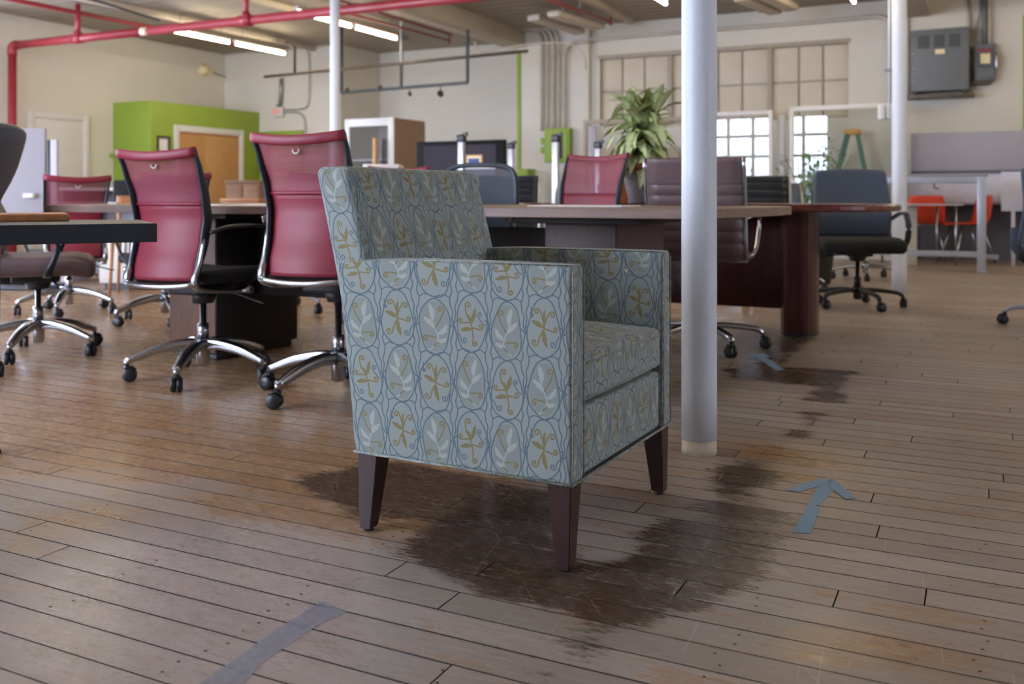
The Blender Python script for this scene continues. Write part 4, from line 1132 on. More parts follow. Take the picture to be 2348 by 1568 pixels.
# exit sign with conduit drop
e = onY(638, 257, YE-.05)
es = thing('exit_sign', 'lit exit sign with red letters hanging under black conduit', 'sign', (e.x, e.y, e.z))
MB().cbox(-.095, .115, -.03, .03, -.085, .085, .006).build('housing', 'white', es)
fc_ = bpy.data.curves.new('exit_text', 'FONT'); fc_.body = 'EXIT'; fc_.size = .125; fc_.extrude = .001; fc_.align_x = 'CENTER'; fc_.align_y = 'CENTER'
fo = bpy.data.objects.new('exit_text', fc_); COL.objects.link(fo); bpy.context.view_layer.update()
me = bpy.data.meshes.new_from_object(fo); bpy.data.objects.remove(fo); me.materials.clear(); me.materials.append(M['exitred'])
tx = link('lettering', me, es, (.0, -.0315, 0), (R(90), 0, 0)); tx.scale = (.72, 1, 1)
MB().cbox(-.03, .03, -.02, .02, .085, .14, .004).build('canopy', 'steel', es)

def conduit(label, pts, Y, r, mat, cat='conduit', name='conduit', n=4, group=None, sharp=False):
    P = [onY(px, py, Y) for px, py in pts]
    return tag(MB().tube(P if sharp else smooth_path(P, n), r).build(name, mat), label, cat, group)
conduit('black conduit dropping from the pipe to the exit sign', [(645, 180), (645, 205), (642, 243)], YE-.05, .035, 'steel', sharp=True)
conduit('thin grey conduit curving from the exit sign up to the ceiling', [(652, 252), (690, 250), (706, 240), (709, 200), (709, 130), (704, 116)], YE-.04, .010, 'steel')
conduit('thin grey conduit curving from the exit sign down past the office door', [(652, 258), (680, 258), (696, 268), (700, 300), (700, 360)], YE-.045, .010, 'steel')
q = onX(463, 160, XL)
sp = thing('wall_speaker', 'cream horn alarm on the left wall below the ceiling', 'alarm', (XL, q.y, q.z))
MB().lathe([(.10, 0), (.11, .04), (.07, .09), (.05, .12)], seg=20).build('horn', 'cream', sp, rot=(0, R(90), 0)); MB().cbox(0, .06, .12, .20, -.06, .04, .006).build('box', 'cream', sp)
MB().tube([(.03, .2, -.02), (.03, 1.0, -.12), (.03, onX(533, 174, XL).y-q.y, -.16)], .012, 8).build('feed_pipe', 'steel', sp)

# ================================================================== white glazed cabinet
cX1, cX0, cY0, cY1, cz = -6.68, -7.44, 10.08, 10.84, 1.79
cb = thing('display_cabinet', 'tall cabinet with white framed glass door and walnut side, against the recess', 'cabinet', (0, 0, 0))
MB().cbox(cX1-.02, cX1, cY0+.02, cY1, .0, cz, .012).build('side_panel', 'walnutpanel', cb)
MB().cbox(cX0, cX0+.02, cY0+.02, cY1, .0, cz, .004).build('side_panel', 'walnutpanel', cb)
MB().box(cX0+.02, cX1-.02, cY0+.02, cY1, cz-.02, cz).build('top_panel', 'white', cb); MB().box(cX0+.02, cX1-.02, cY0+.02, cY1, 0, .08).build('plinth', 'white', cb)
MB().box(cX0+.02, cX1-.02, cY1-.02, cY1, .08, cz-.02).build('back_panel', 'greyfab', cb)
for z in (.45, .85, 1.25): MB().box(cX0+.02, cX1-.02, cY0+.06, cY1-.02, z, z+.018).build('shelf', 'lilac', cb)
df_ = MB(); df_.cbox(cX0, cX0+.075, cY0, cY0+.022, 0, cz, .003); df_.cbox(cX1-.085, cX1, cY0, cY0+.022, 0, cz, .003); df_.cbox(cX0+.002, cX1-.002, cY0+.002, cY0+.020, cz-.10, cz-.002, .002); df_.cbox(cX0+.002, cX1-.002, cY0+.002, cY0+.020, .002, .08, .002)
dfo = df_.build('door', 'white', cb); MB().box(cX0+.07, cX1-.08, cY0+.008, cY0+.012, .08, cz-.09).build('pane', 'glass', dfo)
tag(MB().cbox(cX1-.24, cX1-.19, cY0-.12, cY0-.07, 0, 1.53, .004).build('timber_post', 'oak'), 'upright pine batten standing before the glazed cabinet', 'batten')
# TV
tv0, tv1 = onY(955, 330, 9.19), onY(1156, 322, 9.19); zt = 1.41; zb_ = .72
tv = thing('television', 'large black flat-screen television standing beyond the armchair', 'television', ((tv0.x+tv1.x)/2, 9.19, 0))
hwv = (tv1.x-tv0.x)/2
MB().cbox(-hwv, hwv, 0, .07, zb_, zt, .008).build('bezel', 'tvblack', tv); MB().box(-hwv+.10, hwv-.10, -.003, 0, zb_+.08, zt-.05).build('screen', 'screen', tv)
MB().cbox(-.05, .05, .02, .06, .05, zb_+.01, .005).build('stand_post', 'tvblack', tv); MB().cbox(-.4, .4, -.15, .25, 0, .05, .01).build('stand_foot', 'tvblack', tv)
# small framed postcard: stands on its own low pedestal shelf in front of the TV
q = at(1087, 372, 8.7)
sh = thing('side_cabinet', 'low white cabinet in front of the television', 'cabinet', (q.x, q.y+.2, 0))
MB().cbox(-.22, .22, -.2, .2, .05, 1.045, .005).build('body', 'lilac', sh); MB().cbox(-.24, .24, -.22, .22, 1.045, 1.065, .004).build('top', 'white', sh); MB().box(-.2, .2, -.17, .17, 0, .05).build('plinth', 'plastic', sh)
for sx in (-1, 1): MB().cbox(min(sx*.01, sx*.21), max(sx*.01, sx*.21), -.212, -.2, .08, .95, .003).build('door', 'lilac', sh)
pc = thing('framed_card', 'small wood-framed blue card in front of the television', 'picture frame', (q.x, q.y, 1.065))
MB().cbox(-.085, .085, 0, .012, 0, .11, .003).build('frame', 'oak', pc); MB().box(-.073, .073, -.002, 0, .012, .098).build('card', 'cream', pc); MB().box(-.06, .055, -.003, -.002, .02, .075).build('picture', 'blueprint', pc)
MB().bar((0, .008, .08), (0, .07, 0), .03, .004).build('easel_strut', 'oak', pc)
# aluminium posts with black heads
for px, py, d, tl in ((1058, 312, 8.0, .0), (1172, 330, 9.7, .0), (1274, 312, 8.0, .0), (1371, 328, 9.0, .0)):
    q = at(px, py, d); lab = {1058: 'aluminium post with black head in front of the television', 1172: 'aluminium post just right of the television', 1274: 'aluminium post before the green electric panel', 1371: 'aluminium post left of the big potted plant'}[px]
    st = thing('display_post', lab, 'post', (q.x, q.y, 0), 0, 'aluminium posts with black heads')
    MB().cbox(-.026, .026, -.02, .02, .02, q.z-.04, .006).build('shaft', 'alu', st)
    MB().cyl(0, 0, 0, .02, .16, seg=28).build('foot', 'plastic', st)
    h_ = MB(); h_.rbox(0, 0, q.z-.02, .038, .03, .032, .014, 3, 2); h_.bar((.01, 0, q.z), (.055, 0, q.z+.02), .035, .03); h_.build('head', 'plastic', st)
# left: screen partitions, counters, stool
q = at(80, 455, 8.2)
pn = thing('rolling_partition', 'grey upright partition board with a white tray, before the white door', 'partition', (q.x, q.y, 0), R(26))
MB().cbox(-.30, .105, -.03, .0, .55, 1.38, .008).build('board', 'greyfab', pn); MB().cbox(-.06, .03, -.09, -.03, .78, .82, .004).build('tray', 'white', pn)
MB().cbox(.14, .20, -.02, .02, .02, 1.28, .004).build('edge_post', 'lilac', pn); MB().cbox(.12, .14, -.03, .02, .02, 1.28, .004).build('dark_edge', 'darkframe', pn)
MB().cbox(-.32, .22, -.22, .22, 0, .03, .006).build('foot', 'darkframe', pn); MB().cbox(-.28, -.24, -.02, .0, .03, .60, .003).build('post', 'darkframe', pn)
def counter(label, px0, px1, d, h, dep, face_, top='white', body='darkgrey', name='counter', gap=.3):
    a = at(px0, HY, d); b = at(px1, HY, d); c = (a+b)/2; L = (b-a).length
    t = thing(name, label, 'counter', (c.x, c.y, 0), TH)
    MB().cbox(-L/2, L/2, 0, dep, h-.035, h, .004).build('worktop', top, t)
    MB().cbox(-L/2+.05, L/2-.05, dep-.06, dep-.03, .05, h-.035, .004).build('back_panel', body, t)
    for sx in (-1, 1): MB().cbox(sx*(L/2-.05)-.02, sx*(L/2-.05)+.02, .04, dep-.04, 0, h-.035, .004).build('end_panel', body, t)
    return t
counter('long white-topped counter along the left wall behind the red chairs', 128, 345, 10.2, .885, .5, 0)
counter('low white-topped desk left of the red chair at the table end', 128, 345, 8.6, .735, .55, 0, body='lilac')
q = at(288, 420, 9.6)
cr = thing('desk_chair', 'black low-backed chair standing at the white counter', 'chair', (q.x, q.y, 0), R(26))
MB().rbox(0, .22, .80, .22, .03, .16, .028, 4, 5).build('backrest', 'blackseat', cr); MB().rbox(0, 0, .50, .23, .22, .035, .03, 4, 4).build('seat', 'blackseat', cr)
for sx in (-1, 1):
    for sy in (-1, 1): MB().tube([(sx*.18, sy*.17, .48), (sx*.21, sy*.2, 0)], .012, 8).build('leg', 'plastic', cr)
    MB().tube([(sx*.2, .2, .48), (sx*.2, .22, .70)], .012, 8).build('back_post', 'plastic', cr)
# bentwood chair
q = at(318, 470, 7.7)
bw = thing('wooden_chair', 'light orange wooden side chair behind the left red chairs', 'chair', (q.x, q.y, 0), R(40))
MB().rbox(0, 0, .45, .20, .20, .016, .012, 3, 4).build('seat', 'oakh', bw)
MB().sweep([(-.20+.4*i/8, .20+.05*math.sin(math.pi*i/8), .74) for i in range(9)], .02, .12, seg=10, power=.5).build('top_rail', 'oakh', bw)
for sx in (-1, 1):
    MB().tube([(sx*.17, -.17, .44), (sx*.19, -.19, 0)], [.016, .011], 10).build('leg', 'oakh', bw); MB().tube([(sx*.17, .17, .44), (sx*.19, .21, 0)], [.016, .011], 10).build('leg', 'oakh', bw)
    MB().tube([(sx*.17, .18, .45), (sx*.19, .20, .74)], .013, 10).build('back_post', 'oakh', bw)
# walnut credenza and oak box behind the red chairs
def cred(label, px0, px1, d, z0, h, dep, mat, name='credenza', cat='cabinet', n=2, legs=False):
    a = at(px0, HY, d); b = at(px1, HY, d); c = (a+b)/2; L = (b-a).length
    t = thing(name, label, cat, (c.x, c.y, z0), TH)
    MB().cbox(-L/2, L/2, 0, dep, .06, h-.03, .004).build('body', mat, t); MB().cbox(-L/2-.01, L/2+.01, -.015, dep, h-.03, h, .003).build('top', mat, t)
    MB().box(-L/2+.03, L/2-.03, .03, dep-.03, 0, .06).build('plinth', 'plastic', t)
    for i in range(n):
        x0 = -L/2+L*i/n+.006; x1 = -L/2+L*(i+1)/n-.006; dd = MB().cbox(x0, x1, -.018, 0, .09, h-.05, .003).build('door', mat, t); MB().cbox(x1-.04, x1-.03, -.035, -.018, h*.55, h*.55+.12, .003).build('handle', 'steel', dd)
    return t
cred('walnut credenza in front of the oak booth doors', 518, 596, 10.4, 0, .965, .5, 'credbrown')
cred('light oak box cabinet on the floor beyond the table papers', 508, 592, 8.2, 0, .775, .45, 'oakh', name='oak_cabinet', n=1)
cred('beige low chest seen under the walnut table below the tallest red chair', 697, 790, 8.5, 0, .30, .4, 'oak', name='low_chest', n=1)
cred('white pedestal drawer unit under the white desk, behind the left red chairs', 228, 300, 8.0, 0, .55, .45, 'white', name='drawer_unit', n=1)
cred('small white cabinet top showing between the tallest red chair and the armchair back', 835, 912, 8.8, 0, 1.09, .4, 'white', name='white_cabinet', n=1)
# ================================================================== glass display partitions against the window wall
def glass_frame(label, px0, px1, ytop, Y, fw=.055, frame='white', group=None):
    a = onY(px0, ytop, Y); b = onY(px1, ytop, Y); z = onY((px0+px1)/2, ytop, Y).z; L = b.x-a.x
    t = thing('glass_partition', label, 'partition', ((a.x+b.x)/2, Y, 0), 0, group)
    fr = MB(); fr.cbox(-L/2, -L/2+fw, 0, .05, 0, z, .004); fr.cbox(L/2-fw, L/2, 0, .05, 0, z, .004); fr.cbox(-L/2+.002, L/2-.002, .002, .048, z-fw, z+.002, .002); fr.cbox(-L/2+.002, L/2-.002, .002, .048, .002, fw*1.6, .002)
    fr.build('frame', frame, t); MB().box(-L/2+fw*.8, L/2-fw*.8, .022, .030, fw*1.5, z-fw*.8).build('pane', 'glass', t)
    for sx in (-1, 1): MB().cbox(sx*(L/2-.1)-.03, sx*(L/2-.1)+.03, -.16, .20, 0, .02, .004).build('foot', frame, t)
    return t
GG = 'glass partitions before the window wall'
glass_frame('white framed glass partition between the thick column and the black ribbed chair', 1585, 1771, 256, 12.6, group=GG)
glass_frame('white framed glass partition with the ladder behind it, left of the right column', 1810, 2062, 240, 12.55, group=GG)
gf = glass_frame('grey-brown empty upright frame behind the big potted plant', 1337, 1585, 271, 12.9, frame='mull')
gf.name = 'open_frame'; bpy.data.objects.remove([c for c in gf.children if c.name.startswith('pane')][0])
MB().cbox(-.55, .62, .06, .09, .10, onY(1450, 338, 12.9).z, .004).build('backing_board', 'cream2', gf)
tag(MB().cbox(onY(1783, 300, 12.75).x, onY(1799, 300, 12.75).x, 12.75, 12.79, 0, 1.86, .004).build('frame_post', 'white'), 'narrow white upright between the two glass partitions', 'post')
tag(MB().cbox(onY(1350, 300, 13.2).x, onY(1366, 300, 13.2).x, 13.2, 13.24, 0, 1.84, .004).build('frame_post', 'lilac'), 'pale upright leaning behind the grey-brown partition', 'post')
# step ladder
q = onY(1955, 297, 13.02)
ld = thing('step_ladder', 'green fibreglass step ladder with yellow top behind the glass', 'ladder', (q.x, 13.02, 0))
zt = q.z
MB().rbox(0, 0, zt-.035, .10, .13, .035, .015, 3, 3).build('top_cap', 'ladyel', ld)
for sy in (-1, 1):
    MB().bar((-.06, sy*.10, zt-.06), (-.46, sy*.21, 0), .035, .075, up=(0, 1, 0)).build('rail', 'ladgreen', ld)
    MB().bar((.06, sy*.10, zt-.06), (.36, sy*.21, 0), .03, .05, up=(0, 1, 0)).build('rail', 'ladgreen', ld)
for i in range(5):
    f = (i+1)/6; MB().cbox(-.06-.40*f-.04, -.06-.40*f+.04, -.10-.11*f, .10+.11*f, (zt-.06)*(1-f)-.012, (zt-.06)*(1-f)+.012, .003).build('step', 'ladgreen', ld)
# transformer on its bracket
a = onY(2088, 70, YB-.28); b = onY(2222, 62, YB-.28); z1 = onY(2150, 68, YB-.28).z; z0 = onY(2150, 208, YB-.28).z
tf = thing('transformer', 'large grey steel transformer box on an angle-iron shelf high on the wall', 'electrical box', ((a.x+b.x)/2, YB-.28, (z0+z1)/2))
L = (b.x-a.x)/2; Hh = (z1-z0)/2
MB().cbox(-L, L, 0, .26, -Hh, Hh, .006).build('housing', 'transf', tf); MB().cbox(-L-.01, L+.01, -.012, .27, Hh-.02, Hh+.012, .004).build('lid', 'transf', tf)
for i in range(3):
    x0 = -L+.07+i*(2*L-.14)/3+.02; x1 = x0+(2*L-.14)/3-.05
    v = MB().box(x0, x1, -.004, 0, Hh-.23, Hh-.07).build('vent', 'vent', tf)
    m_ = MB()
    for k in range(6): m_.cbox(x0, x1, -.008, -.004, Hh-.225+k*.026, Hh-.215+k*.026, .001)
    m_.build('louvres', 'transf', v)
MB().box(-.05, .06, -.003, 0, Hh-.31, Hh-.25).build('label_plate', 'cream', tf)
m_ = MB()
for sx in (-1, 1):
    for k in range(4): m_.tube([(sx*(L-.025), 0, Hh-.1-k*.19), (sx*(L-.025), -.008, Hh-.1-k*.19)], .009, 8)
m_.build('screws', 'chrome', tf)
for sx in (-1, 1): MB().cbox(sx*(L-.05)-.03, sx*(L-.05)+.03, .02, .22, -Hh-.04, -Hh, .003).build('foot', 'vent', tf)
bk_ = MB().cbox(-L-.05, L+.06, -.02, .28, -Hh-.085, -Hh-.04, .004).build('shelf_bracket', 'bronze', tf)
a = onY(2234, 104, YB-.14); b = onY(2283, 104, YB-.14); z1 = onY(2258, 100, YB-.14).z; z0 = onY(2258, 184, YB-.14).z
ds = thing('disconnect_switch', 'grey electrical disconnect switch right of the transformer', 'electrical box', ((a.x+b.x)/2, YB-.14, (z0+z1)/2))
L = (b.x-a.x)/2; Hh = (z1-z0)/2
MB().cbox(-L, L, 0, .14, -Hh, Hh, .01).build('housing', 'transf', ds); MB().cbox(-L+.03, L-.03, -.02, 0, -Hh*.3, Hh*.75, .006).build('cover', 'darkgrey', ds)
MB().cbox(-L+.03, L-.05, -.023, -.02, Hh*.55, Hh*.70, .001).build('warning_label', 'redpipe', ds); MB().cbox(-.05, .06, -.024, -.02, -Hh*.1, Hh*.45, .001).build('data_label', 'cream', ds)
MB().cbox(L, L+.02, -.03, .05, -.10, .12, .004).build('lever', 'chrome', ds); MB().cbox(-L+.02, L-.02, -.014, 0, -Hh*.85, -Hh*.45, .006).build('lower_cover', 'transf', ds)
MB().cbox(-L-.10, L-.06, .02, .13, -Hh-.05, -Hh, .004).build('wall_bracket', 'bronze', ds)
conduit('grey conduit rising from the disconnect switch', [(2257, 100), (2257, 60), (2257, -40)], YB-.10, .035, 'transf', sharp=True)
conduit('cream conduit beside the grey one above the disconnect switch', [(2268, 100), (2268, 60), (2268, -40)], YB-.08, .022, 'beam', sharp=True)
conduit('thin conduit rising left of the transformer', [(2083, 225), (2083, 100), (2083, -40)], YB-.03, .016, 'mull', sharp=True)
conduit('thin cream conduit rising right of the transformer', [(2224, 210), (2224, 100), (2222, -40)], YB-.03, .018, 'mull', sharp=True)
conduit('bent flexible conduit from transformer towards the ceiling', [(2232, 95), (2236, 60), (2246, 30), (2248, -20)], YB-.06, .012, 'mull')
# switch boxes and conduit on the right column
rx, ry = ray(2062); cx_, cy_ = rx*8.0, ry*8.0
sw = thing('column_switches', 'two white switch boxes and a conduit clamped to the left of the right column', 'switch box', (cx_, cy_, 0), TH)
zz = EYE+(HY-256)/FPX*8
MB().cbox(-.125, -.075, -.05, .04, zz-.065, zz+.055, .008).build('box', 'white', sw); MB().cbox(-.175, -.13, -.04, .03, zz-.07, zz+.06, .008).build('box', 'white', sw)
MB().tube([(-.083, 0, zz+.05), (-.083, 0, CEIL-.27)], .011, 10).build('conduit', 'polepaint', sw); MB().cbox(-.115, -.03, -.02, .02, EYE+(HY-161)/FPX*8-.012, EYE+(HY-161)/FPX*8+.012, .003).build('clamp', 'chrome', sw)
MB().cbox(-.10, -.05, -.01, .01, zz-.02, zz+.02, .003).build('bracket', 'steel', sw)

# ================================================================== right background
X0r, X1r = -.80, 3.2
cp = thing('cubicle_partition', 'long grey fabric partition panels along the right back wall', 'partition', (0, 12.9, 0))
zz0, zz1 = onY(2200, 391, 12.9).z, onY(2200, 303, 12.9).z
MB().cbox(X0r, X1r, 0, .06, zz0, zz1, .006).build('upper_panel', 'greyfab', cp); MB().cbox(X0r, X1r, .02, .06, .72, zz0-.03, .006).build('middle_panel', 'lilac', cp)
MB().cbox(X0r, X1r, -.01, .05, zz0-.035, zz0, .003).build('rail', 'darkgrey', cp); MB().cbox(X0r, X1r, .25, .29, 0, .72, .006).build('lower_panel', 'darkgrey', cp)  # the lower panel's dark grey has its shade put into the colour
MB().cbox(X0r, X1r, -.02, .30, .69, .72, .004).build('ledge', 'greyfab', cp)
q = onY(2296, 400, 12.2); tag(MB().cbox(q.x, q.x+1.6, 12.2, 12.24, .62, 1.07, .004).build('white_board', 'lilac'), 'pale board standing against the partition at the right edge', 'board')
MB().cbox(q.x+.1, q.x+.14, 12.19, 12.25, 0, .62, .003).build('leg', 'lilac', bpy.data.objects['white_board']); MB().cbox(q.x+1.3, q.x+1.34, 12.19, 12.25, 0, .62, .003).build('leg', 'lilac', bpy.data.objects['white_board'])
wt = thing('workbench_frame', 'tall pale metal bench frame with a low stretcher, at right before the partition', 'bench', (0, 10.96, 0))
l1 = .04
for x in (l1-.085, -1.75): MB().cbox(x, x+.085, -.03, .03, 0, 1.0, .004).build('leg', 'silver', wt)
for x in (l1-.085, -1.75): MB().cbox(x+.01, x+.075, .30, .36, 0, 1.0, .004).build('leg', 'silver', wt); MB().cbox(x+.01, x+.075, .03, .30, .16, .22, .004).build('side_rail', 'silver', wt)
MB().cbox(-1.748, l1-.002, -.028, .028, .93, .998, .003).build('top_rail', 'silver', wt); MB().cbox(-1.70, l1-.08, -.02, .02, .155, .215, .004).build('stretcher', 'silver', wt); MB().cbox(-1.748, l1-.002, .302, .358, .93, .998, .003).build('top_rail', 'silver', wt)
MB().cbox(-1.78, l1+.02, -.04, .38, 1.0, 1.02, .003).build('bench_top', 'greyfab', wt); MB().cbox(l1-.075, l1+.12, .30, .34, .12, .17, .004).build('foot_bar', 'silver', wt)
for x in (-.98, -.45): MB().tube([(x, -.02, .94), (x, -.03, .88), (x+.04, -.03, .87)], .008, 8).build('hook', 'plastic', wt)
# low glass-topped table and orange chairs
q = at(2130, 472, 11.0); gt = thing('glass_table', 'low glass-topped table beside the orange chairs', 'table', (q.x, q.y, 0), TH)
MB().cbox(-.50, .26, -.3, .3, .685, .70, .004).build('glass_top', 'lilac', gt)
for sx in (-.45, .20):
    for sy in (-.24, .24): MB().tube([(sx, sy, .685), (sx, sy, 0)], .014, 10).build('leg', 'chrome', gt)
MB().cbox(-.32, -.18, -.1, .1, .0, .68, .006).build('pedestal', 'white', gt)
def orange_chair(label, px, d, face):
    rx, ry = ray(px); t = thing('orange_chair', label, 'chair', (rx*d, ry*d, 0), R(face-90), 'orange shell chairs')
    k = 'oc'
    def shell():
        m = MB(); pr = smooth_path([(0, -.25, .80), (0, -.235, .68), (0, -.21, .54), (0, -.16, .465), (0, -.04, .445), (0, .12, .45), (0, .20, .455), (0, .23, .44)], 4); vs = []; fs = []; nx = 10
        for sd in (0, 1):
            for i, p in enumerate(pr):
                f = i/(len(pr)-1); w = .22*(1-.12*abs(f-.45))
                for j in range(nx+1):
                    v = -1+2*j/nx; up = .03*v*v
                    vs.append((v*w*(1-.25*max(0, .12-f)*abs(v)*4), p.y+(up if f < .4 else 0)+(.012 if sd and f < .4 else 0), p.z+(up*.6 if f >= .4 else 0)+(.012 if sd and f >= .4 else 0)))
        N = len(pr)*(nx+1)
        for i in range(len(pr)-1):
            for j in range(nx): a = i*(nx+1)+j; fs.append((a, a+1, a+nx+2, a+nx+1)); fs.append((N+a, N+a+nx+1, N+a+nx+2, N+a+1))
            a = i*(nx+1); fs.append((a, a+nx+1, N+a+nx+1, N+a)); a += nx; fs.append((a, N+a, N+a+nx+1, a+nx+1))
        for j in range(nx): fs.append((j, N+j, N+j+1, j+1)); a = (len(pr)-1)*(nx+1)+j; fs.append((a, a+1, N+a+1, N+a))
        return m.add(vs, fs, True)
    cpart(k+'s', 'shell', shell, 'orange', t)
    for sx in (-1, 1):
        cpart(k+'f%d' % sx, 'leg', lambda: MB().tube([(sx*.15, .12, .445), (sx*.21, .22, 0)], .011, 8), 'chrome', t); cpart(k+'b%d' % sx, 'leg', lambda: MB().tube([(sx*.15, -.12, .445), (sx*.21, -.24, 0)], .011, 8), 'chrome', t)
    cpart(k+'r', 'seat_bar', lambda: MB().tube([(-.15, .12, .44), (.15, .12, .44)], .009, 8).tube([(-.15, -.12, .44), (.15, -.12, .44)], .009, 8), 'chrome', t)
orange_chair('orange moulded chair in side view facing left, the right one of the pair', 2216, 11.3, 205)
orange_chair('orange moulded chair mostly hidden by the glass table, the left one of the pair', 2118, 11.6, 100)

# ================================================================== plants
def leaf_mesh(L, W, droop, fold=.25, n=7, curl=0):
    vs = []; fs = []; lw = []
    for i in range(n+1):
        f = i/n; w = W*(math.sin(math.pi*f**.8))**.85*.5 if 0 < f < 1 else .0015
        x = L*math.sin(min(1.55, droop*f))/max(droop, .01) if droop > .01 else L*f
        z = -L*(1-math.cos(droop*f))/max(droop, .01)
        for v in (-1, -.5, 0, .5, 1):
            vs.append((x, v*w, z+abs(v)*w*fold)); lw.append(abs(v)*.52-.06)
    for i in range(n):
        for j in range(4): a = i*5+j; fs.append((a, a+1, a+6, a+5))
    me = bpy.data.meshes.new('leaf'); me.from_pydata(vs, [], fs); me.update(); me.polygons.foreach_set('use_smooth', [True]*len(fs))
    at_ = me.attributes.new('lw', 'FLOAT', 'POINT'); at_.data.foreach_set('value', lw); me.materials.append(M['vleaf']); return me
q = at(1470, 468, 5.75); zt = .752
pl = thing('variegated_plant', 'big leafy plant with cream-striped leaves in a mottled grey pot on the cherry table', 'potted plant', (q.x, q.y, zt))
MB().lathe([(.070, 0), (.075, .01), (.10, .12), (.115, .20), (.118, .205)], seg=32).build('pot', 'stone', pl); MB().lathe([(.120, .195), (.126, .20), (.126, .235), (.120, .24), (.108, .24), (.105, .21)], seg=32).build('pot_rim', 'rim', pl)
MB().cyl(0, 0, .19, .225, .105, seg=24).build('soil', 'soil', pl)
LM = [leaf_mesh(.235, .066, dr) for dr in (1.1, 1.6, 2.1)]+[leaf_mesh(.26, .060, dr) for dr in (.9, 1.9)]
rr = random.Random(21)
stems = []
m_ = MB()
for k in range(9):
    a = k*.7+rr.uniform(-.2, .2); rad = rr.uniform(.03, .13); hgt = rr.uniform(.22, .36); P = smooth_path([(.03*math.cos(a), .03*math.sin(a), .21), (rad*.6*math.cos(a), rad*.6*math.sin(a), .21+hgt*.5), (rad*math.cos(a), rad*math.sin(a), .21+hgt)], 3); m_.tube(P, .007, 6); stems.append((P, a))
m_.build('stems', 'stem', pl)
for k in range(170):
    P, a0 = stems[k % 9]; f = (k//9)/14; base = P[int((len(P)-1)*min(1, .25+.75*f))]
    a = k*2.399+rr.uniform(-.3, .3); el = rr.uniform(-.25, .45)+.75*f**2
    mesh_ = LM[0] if el > .8 else (LM[3] if el > .6 and rr.random() < .5 else rr.choice((LM[1], LM[2], LM[4], LM[2])))
    o = link('leaf', mesh_, pl, base+Vector((0, 0, rr.uniform(-.01, .03))), (rr.uniform(-.5, .5), -el, a)); sc = rr.uniform(.75, 1.12); o.scale = (sc, sc, sc)
# fern in a brown vase left of it
q = at(1426, 468, 6.05)
fn = thing('fern', 'green fern in a glazed orange-brown vase left of the striped plant', 'potted plant', (q.x, q.y, zt))
MB().lathe([(.035, 0), (.04, .01), (.048, .08), (.068, .16), (.070, .20), (.060, .215)], seg=28).build('vase', 'terra', fn)
vs, fs = [], []
m_ = MB()
for k in range(34):
    a = k*2.399; Lf = rr.uniform(.14, .26); dr = rr.uniform(1.0, 2.1)
    for i in range(14):
        f = i/13; r_ = Lf*math.sin(dr*f)/dr; z_ = .20+Lf*.9*f-Lf*(1-math.cos(dr*f))/dr*1.2+.02
        c = Vector((r_*math.cos(a), r_*math.sin(a), z_))
        for sd in (-1, 1):
            t_ = Vector((-math.sin(a)*sd, math.cos(a)*sd, -.2))*.022*(1-.6*f); w_ = Vector((math.cos(a), math.sin(a), 0))*.006
            m_.add([c-w_*.5, c+t_*.5-w_, c+t_, c+t_*.5+w_], [(0, 1, 2, 3)])
m_.build('fronds', 'leafg', fn, kind='stuff')
tag(MB().lathe([(.045, 0), (.05, .01), (.058, .11), (.060, .118), (.050, .118)], (0, 0, 0), 24).build('blue_pot', 'bluepot', loc=(*at(1390, 468, 6.1).xy, zt)), 'small blue-grey pot below the fern', 'pot')
# bamboo-like plant right
q = at(1868, 470, 8.6)
bp = thing('bamboo_plant', 'feathery green bamboo plant left of the charcoal task chair', 'potted plant', (q.x, q.y, 0))
MB().lathe([(.13, 0), (.14, .02), (.17, .30), (.18, .32), (.16, .32)], seg=28).build('pot', 'plastic', bp); MB().cyl(0, 0, .28, .31, .16, seg=24).build('soil', 'soil', bp)
m_ = MB(); lf = MB()
for k in range(13):
    a = k*2.4; lean = rr.uniform(.05, .30); hgt = rr.uniform(.70, 1.04); P = smooth_path([(.05*math.cos(a), .05*math.sin(a), .3), (lean*.5*math.cos(a), lean*.5*math.sin(a), .3+hgt*.5), (lean*1.2*math.cos(a), lean*1.2*math.sin(a), .3+hgt)], 4)
    m_.tube(P, .005, 6)
    for j in range(70):
        b0 = P[rr.randrange(len(P)//4, len(P))]; az = rr.uniform(0, 6.28); el = rr.uniform(-.9, .5); L_ = rr.uniform(.07, .13)
        d_ = Vector((math.cos(az)*math.cos(el), math.sin(az)*math.cos(el), math.sin(el))); s_ = d_.cross(Vector((0, 0, 1))).normalized()*.012; b1 = b0+d_*rr.uniform(.0, .09)
        lf.add([b1, b1+d_*L_*.45+s_, b1+d_*L_, b1+d_*L_*.45-s_], [(0, 1, 2, 3)])
m_.build('canes', 'stem', bp); lf.build('foliage', 'bamboo', bp, kind='stuff')

# ================================================================== overhead pipes and lights
def pipe(name, label, pts, r, mat, cat='pipe', smooth=0, parent=None, group=None):
    P = smooth_path(pts, smooth) if smooth else pts
    o = MB().tube(P, r, 14).build(name, mat, parent)
    if label: tag(o, label, cat, group)
    return o
yp = 8.85; zp = 2.92; xp = onY(28, 100, yp).x
sprk = thing('sprinkler_main', 'thick red fire pipe rising at the far left and crossing below the ceiling', 'pipe', (0, 0, 0))
MB().tube([(xp, yp, 0), (xp, yp, zp-.12)], .058, 18).build('riser', 'redpipe', sprk)
MB().tube(smooth_path([(xp, yp, zp-.13), (xp, yp, zp-.05), (xp+.05, yp, zp), (xp+.14, yp, zp)], 6), .066, 18).build('elbow', 'redpipe', sprk)
MB().tube([(xp+.1, yp, zp), (-9.75, yp, zp)], .056, 18).build('run', 'redpipe', sprk)
MB().tube([(-9.75, yp, zp), (-9.62, yp, zp)], .053, 18).build('bare_band', 'plaster', sprk)
